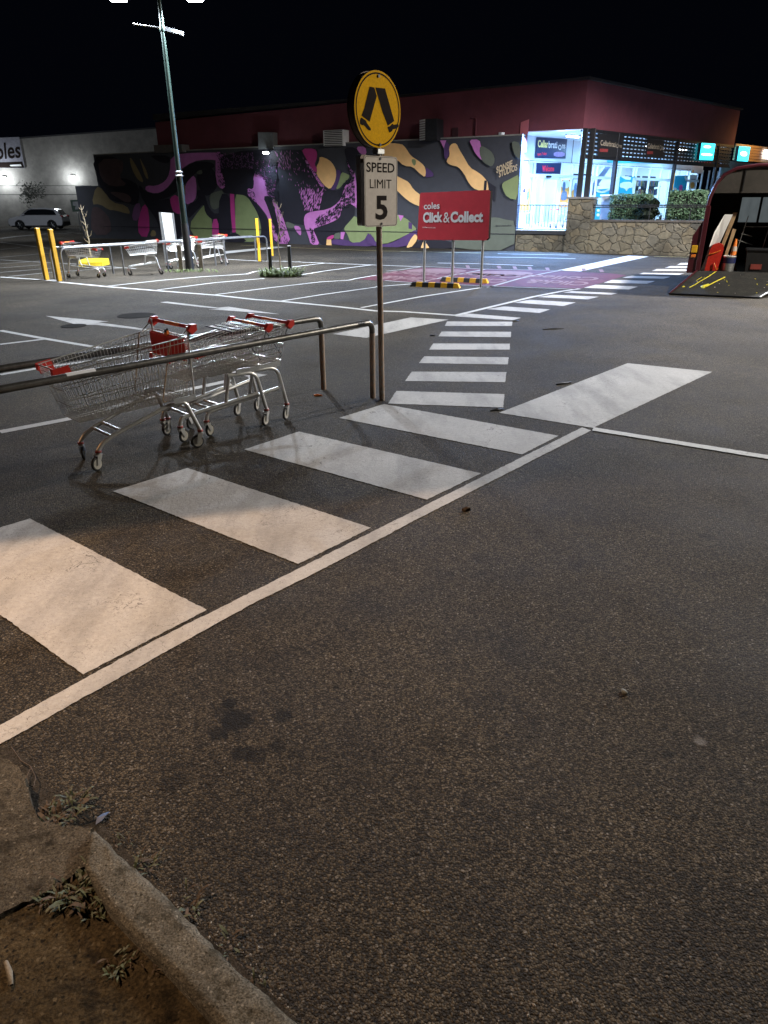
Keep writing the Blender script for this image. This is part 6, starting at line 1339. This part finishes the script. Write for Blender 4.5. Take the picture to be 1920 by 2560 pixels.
m = MB(); m.box(T(TW/2,TL_/2,TZ-.05),(TW,TL_,.10),'darkm',(TR_,TF,ZV)); m.build('floor', t)
PTW = Plane(T(0,TL_-.03,0), TR_); RW = lambda p: zp(1560,180,360*1659/1373.,p)
ua, zb_ = PTW.uz(*zp(1560,180,435,[(1130,1195)])[0]); _, za_ = PTW.uz(*zp(1560,180,435,[(1122,1432)])[0]); ub_ = min(TW-.12, ua+.98)
m = MB()
def fwp(u0,u1,z0,z1): m.prism([T(u0,TL_,z0),T(u1,TL_,z0),T(u1,TL_,z1),T(u0,TL_,z1)], TF*.04, 'black')
fwp(.04,TW-.04,TZ,za_); fwp(.04,ua,za_,zb_); fwp(ub_,TW-.04,za_,zb_)
m.prism([T(u,TL_,w) for u, w in [(.04,zb_)]+[(max(.04,min(TW-.04,u)),w-.03) for u, w in prof[2:-2] if w-.03 > zb_]+[(TW-.04,zb_)]], TF*.04, 'black'); m.build('front_wall', t)
twm = bpy.data.materials.new('frosted_perspex_glow'); twm.use_nodes = True; _nt = twm.node_tree; _b = _nt.nodes['Principled BSDF']; _b.inputs['Base Color'].default_value = (.5,.54,.55,1); _b.inputs['Roughness'].default_value = .5; _b.inputs['Emission Color'].default_value = (.55,.66,.70,1); _b.inputs['Emission Strength'].default_value = .16  # emission paints in the light coming through the perspex from behind
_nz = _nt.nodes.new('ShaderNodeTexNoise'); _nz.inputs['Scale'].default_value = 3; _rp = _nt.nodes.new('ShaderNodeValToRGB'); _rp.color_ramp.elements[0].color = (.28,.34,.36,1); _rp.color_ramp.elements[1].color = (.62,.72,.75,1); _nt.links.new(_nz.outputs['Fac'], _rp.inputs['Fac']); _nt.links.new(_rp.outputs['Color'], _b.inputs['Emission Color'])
um = (ua+ub_)/2-.03
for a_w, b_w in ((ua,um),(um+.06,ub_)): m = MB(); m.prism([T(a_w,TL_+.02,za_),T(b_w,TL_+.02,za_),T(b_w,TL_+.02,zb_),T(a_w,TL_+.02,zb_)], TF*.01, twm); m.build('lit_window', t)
m = MB(); m.box(T(um+.03,TL_+.0,(za_+zb_)/2),(.06,.03,zb_-za_),'black',(TR_,TF,ZV)); m.build('window_bar', t)
m = MB()
for k in (-1,1):
    u = .05 if k < 0 else TW-.05
    m.box(T(u,0,(TZ+1.9)/2),(.11,.10,1.9-TZ),'tmar',(TR_,TF,ZV),bev=.01)
m.tube([T(u+(.03 if u<.2 else (-.03 if u>2.1 else 0)),0,w-.02) for u, w in prof[1:-1]], .04, 'tmar', 6); m.build('rear_frame', t)
# rear upper hood: a grey canopy panel that closes the top of the opening
hp = [(u*.94+.07,w-.04) for u, w in prof[2:-2]]; HB = 1.98+.22
m = MB(); m.prism([T(.06,.03,HB-.03)]+[T(u,.03,max(w,HB)) for u, w in hp if w > HB]+[T(TW-.06,.03,HB-.03)], TF*.05, 'tgrey')
m.box(T(.72,.015,2.45),(.02,.02,.5),'black',(TR_,TF,ZV)); m.box(T(1.63,.015,2.45),(.02,.02,.5),'black',(TR_,TF,ZV)); m.build('roof_hood', t)
# fender box with lamps on the left
m = MB(); m.prism([T(-.20,-.02,TZ-.06),T(.0,-.02,TZ-.06),T(.02,-.02,1.62),T(-.02,-.02,1.55),T(-.19,-.02,1.22)], TF*.35, 'tmar', 'tmar'); m.build('side_fender', t)
m = MB(); m.box(T(-.10,-.035,.92),(.13,.03,.17),'ypost',(TR_,TF,ZV),bev=.008); m.box(T(-.10,-.035,.76),(.10,.03,.07),'oranpl',(TR_,TF,ZV),bev=.008); m.build('tail_lamp', t)
m = MB(); m.disc(T(.3,TL_*.55,.30),TR_,.30,.18,'tyre',20); m.disc(T(TW-.3,TL_*.55,.30),TR_,.30,.18,'tyre',20); m.build('wheel', t)
# ramp
ra, rb = T(.04,-.03,TZ), T(TW-.06,-.03,TZ); rc, rd_ = gp(1889,744), gp(1673,737); rc = rd_+TR_*(rc-rd_).length*1.03; rc.z = rd_.z = .03
m = MB(); m.prism([ra,rb,rc,rd_], (0,0,-.05), 'ramp'); nrm = (rb-ra).cross(rd_-ra).normalized(); nrm = nrm if nrm.z > 0 else -nrm
m.rod(ra,rd_,.022,'tmar',6); m.rod(rb,rc,.022,'galv',6); m.rod(rd_,rc,.018,'darkm',6); rp = m.build('ramp', t)
def onr(a, b): return ra.lerp(rb,a).lerp(rd_.lerp(rc,a), b)+nrm*.006
m = MB()
for pts, w in (([(.20,.03),(.19,.25),(.17,.45),(.16,.60),(.14,.74)],.022),([(.13,.28),(.12,.45)],.012),([(.36,.26),(.33,.45),(.31,.60),(.30,.68)],.03),([(.30,.60),(.26,.70),(.30,.73)],.07),([(.07,.70),(.06,.73)],.03),([(.43,.42),(.45,.46)],.03),([(.76,.48),(.78,.52)],.015)):
    P = [onr(*p) for p in pts]; m.tube(P, w*.45, 'ypaint', 5)
for _ in range(26): p = onr(random.uniform(.05,.95), random.uniform(.05,.9)); m.disc(p, nrm, random.uniform(.006,.018), .004, random.choice(('wsign','ypaint','wsign')), 7)
m.build('paint_spills', rp)
# things in the trailer
def board_in(name, cat, label, p, mt, th_=.02, grp=None): 
    m = MB(); m.prism(p, TF*th_, mt); return tag(m.build(name, org=p[0]), label, cat, grp)
board_in('white_board','board','long white board with a black mark leaning in the left corner of the horse trailer',[T(.13,.12,TZ),T(.27,.12,TZ),T(.47,.2,1.15),T(.62,.30,1.70),T(.44,.30,1.70),T(.28,.2,1.3)],'white')
o = bpy.data.objects['white_board']; m = MB(); m.prism([T(.37,.14,1.00),T(.42,.14,1.02),T(.43,.14,.92),T(.53,.14,.97),T(.53,.14,.92),T(.40,.14,.86)], TF*-.01, 'black'); m.build('black_mark', o)
board_in('timber_plank','plank','broad raw plank leaning beside the white board',[T(.44,.35,.75),T(.54,.35,.9),T(.72,.42,1.74),T(.62,.42,1.74)],'timber',.03,'planks in the trailer')
board_in('timber_plank','plank','narrow raw plank right of the broad one in the trailer',[T(.56,.30,TZ),T(.62,.30,TZ),T(.76,.40,1.36),T(.68,.40,1.38)],'timber',.03,'planks in the trailer')
# red carry bag
t = thing('red_bag', 'red lidded bag standing at the left of the trailer floor', 'bag', T(.35,.1,TZ)); m = MB(); m.prism([T(.21,.05,TZ),T(.50,.05,TZ),T(.56,.05,.92),T(.54,.05,1.02),T(.42,.05,1.07),T(.30,.05,1.02),T(.25,.05,.90)], TF*.18, 'redpl'); m.build('body', t); m = MB(); m.tube([T(.24,.03,.80),T(.38,.02,.84),T(.50,.03,.90)], .012, 'oranpl', 6); m.tube([T(.40,.03,.60),T(.47,.0,.46),T(.52,.0,.47)], .012, 'oranpl', 6); m.build('strap', t)
t = thing('paint_bucket', 'white and blue paint bucket beside the red bag', 'bucket', T(.72,.2,TZ)); m = MB(); m.rod(T(.73,.2,TZ), T(.73,.2,.76), .135, 'galv', 20, .15); m.build('body', t)
m = MB(); m.rod(T(.73,.2,.60), T(.73,.2,.73), .148, mat('bucket_blue',(.01,.015,.07),.5), 20, .151, caps=False); m.torus(T(.73,.2,.76), ZV, .150, .010, 'white', 20, 6); m.build('label_band', t)
t = thing('traffic_cone', 'small orange traffic cone standing behind the paint bucket', 'cone', T(.80,.5,TZ)); m = MB(); m.rod(T(.80,.5,TZ+.03), T(.80,.5,1.14), .115, 'oranpl', 16, .028); m.box(T(.80,.5,TZ+.015),(.28,.28,.03),'oranpl',(TR_,TF,ZV)); m.build('body', t); m = MB(); m.rod(T(.80,.5,.86), T(.80,.5,.97), .068, 'wsign', 16, .054, caps=False); m.build('white_band', t)
t = thing('storage_bin', 'black lidded storage bin with a red label in the trailer', 'bin', T(1.35,.3,TZ)); m = MB(); m.add([T(1.12,.1,TZ),T(1.62,.1,TZ),T(1.62,.5,TZ),T(1.12,.5,TZ),T(1.08,.06,.90),T(1.66,.06,.90),T(1.66,.54,.90),T(1.08,.54,.90)], [(3,2,1,0),(4,5,6,7),(0,1,5,4),(1,2,6,5),(2,3,7,6),(3,0,4,7)], 'black'); m.build('body', t); m = MB(); m.box(T(1.37,.3,.925),(.64,.54,.05),'darkm',(TR_,TF,ZV),bev=.012); m.build('lid', t); m = MB(); m.prism([T(1.22,.09,.48),T(1.46,.09,.48),T(1.46,.083,.60),T(1.22,.083,.60)], TF*-.012, mat('dull_red_label',(.25,.05,.04),.5)); m.build('label', t)
for k, (u, v, w, s, lb) in enumerate(((1.95,.5,TZ,(.5,.4,.5),'dark crate in the right half of the trailer'),(1.9,.52,TZ+.5,(.36,.3,.3),'dark crate stacked on the right hand crate in the trailer'))):
    m = MB(); m.box(T(u,v,w+s[2]/2),s,'darkm',(TR_,TF,ZV),bev=.02)
    for i in range(3): m.box(T(u,v-s[1]/2-.006,w+s[2]*(.25+.25*i)),(s[0]*.9,.012,s[2]*.08),'black',(TR_,TF,ZV))
    tag(m.build('crate', org=T(u,v,w)), lb, 'crate', 'crates in the trailer')
t = thing('steel_frame', 'thin steel frame of rods leaning inside the trailer', 'frame', T(.9,.7,TZ)); m = MB()
for a, b in (((.86,.7,.8),(.98,.7,1.66)),((.97,.7,1.42),(1.5,.7,1.42)),((1.38,.7,TZ),(1.52,.7,1.72)),((.86,.7,1.1),(1.2,.7,1.0)),((.9,.7,1.25),(1.15,.7,1.2))): m.rod(T(*a),T(*b),.010,'galv',6)
m.build('rods', t)
m = MB(); m.tube([onr(.80,.02),onr(.83,.10)+ZV*.02,onr(.86,.14)+ZV*.03,onr(.92,.08)+ZV*.02,onr(.98,.01)+ZV*.03], .018, 'oranpl', 6); m.tube([onr(.82,.03)+ZV*.02,onr(.81,.12)+ZV*.01,onr(.90,.15)+ZV*.02], .016, 'oranpl', 6); tag(m.build('orange_strap', org=onr(.85,.08)), 'tangled orange strap at the top right of the ramp', 'strap')
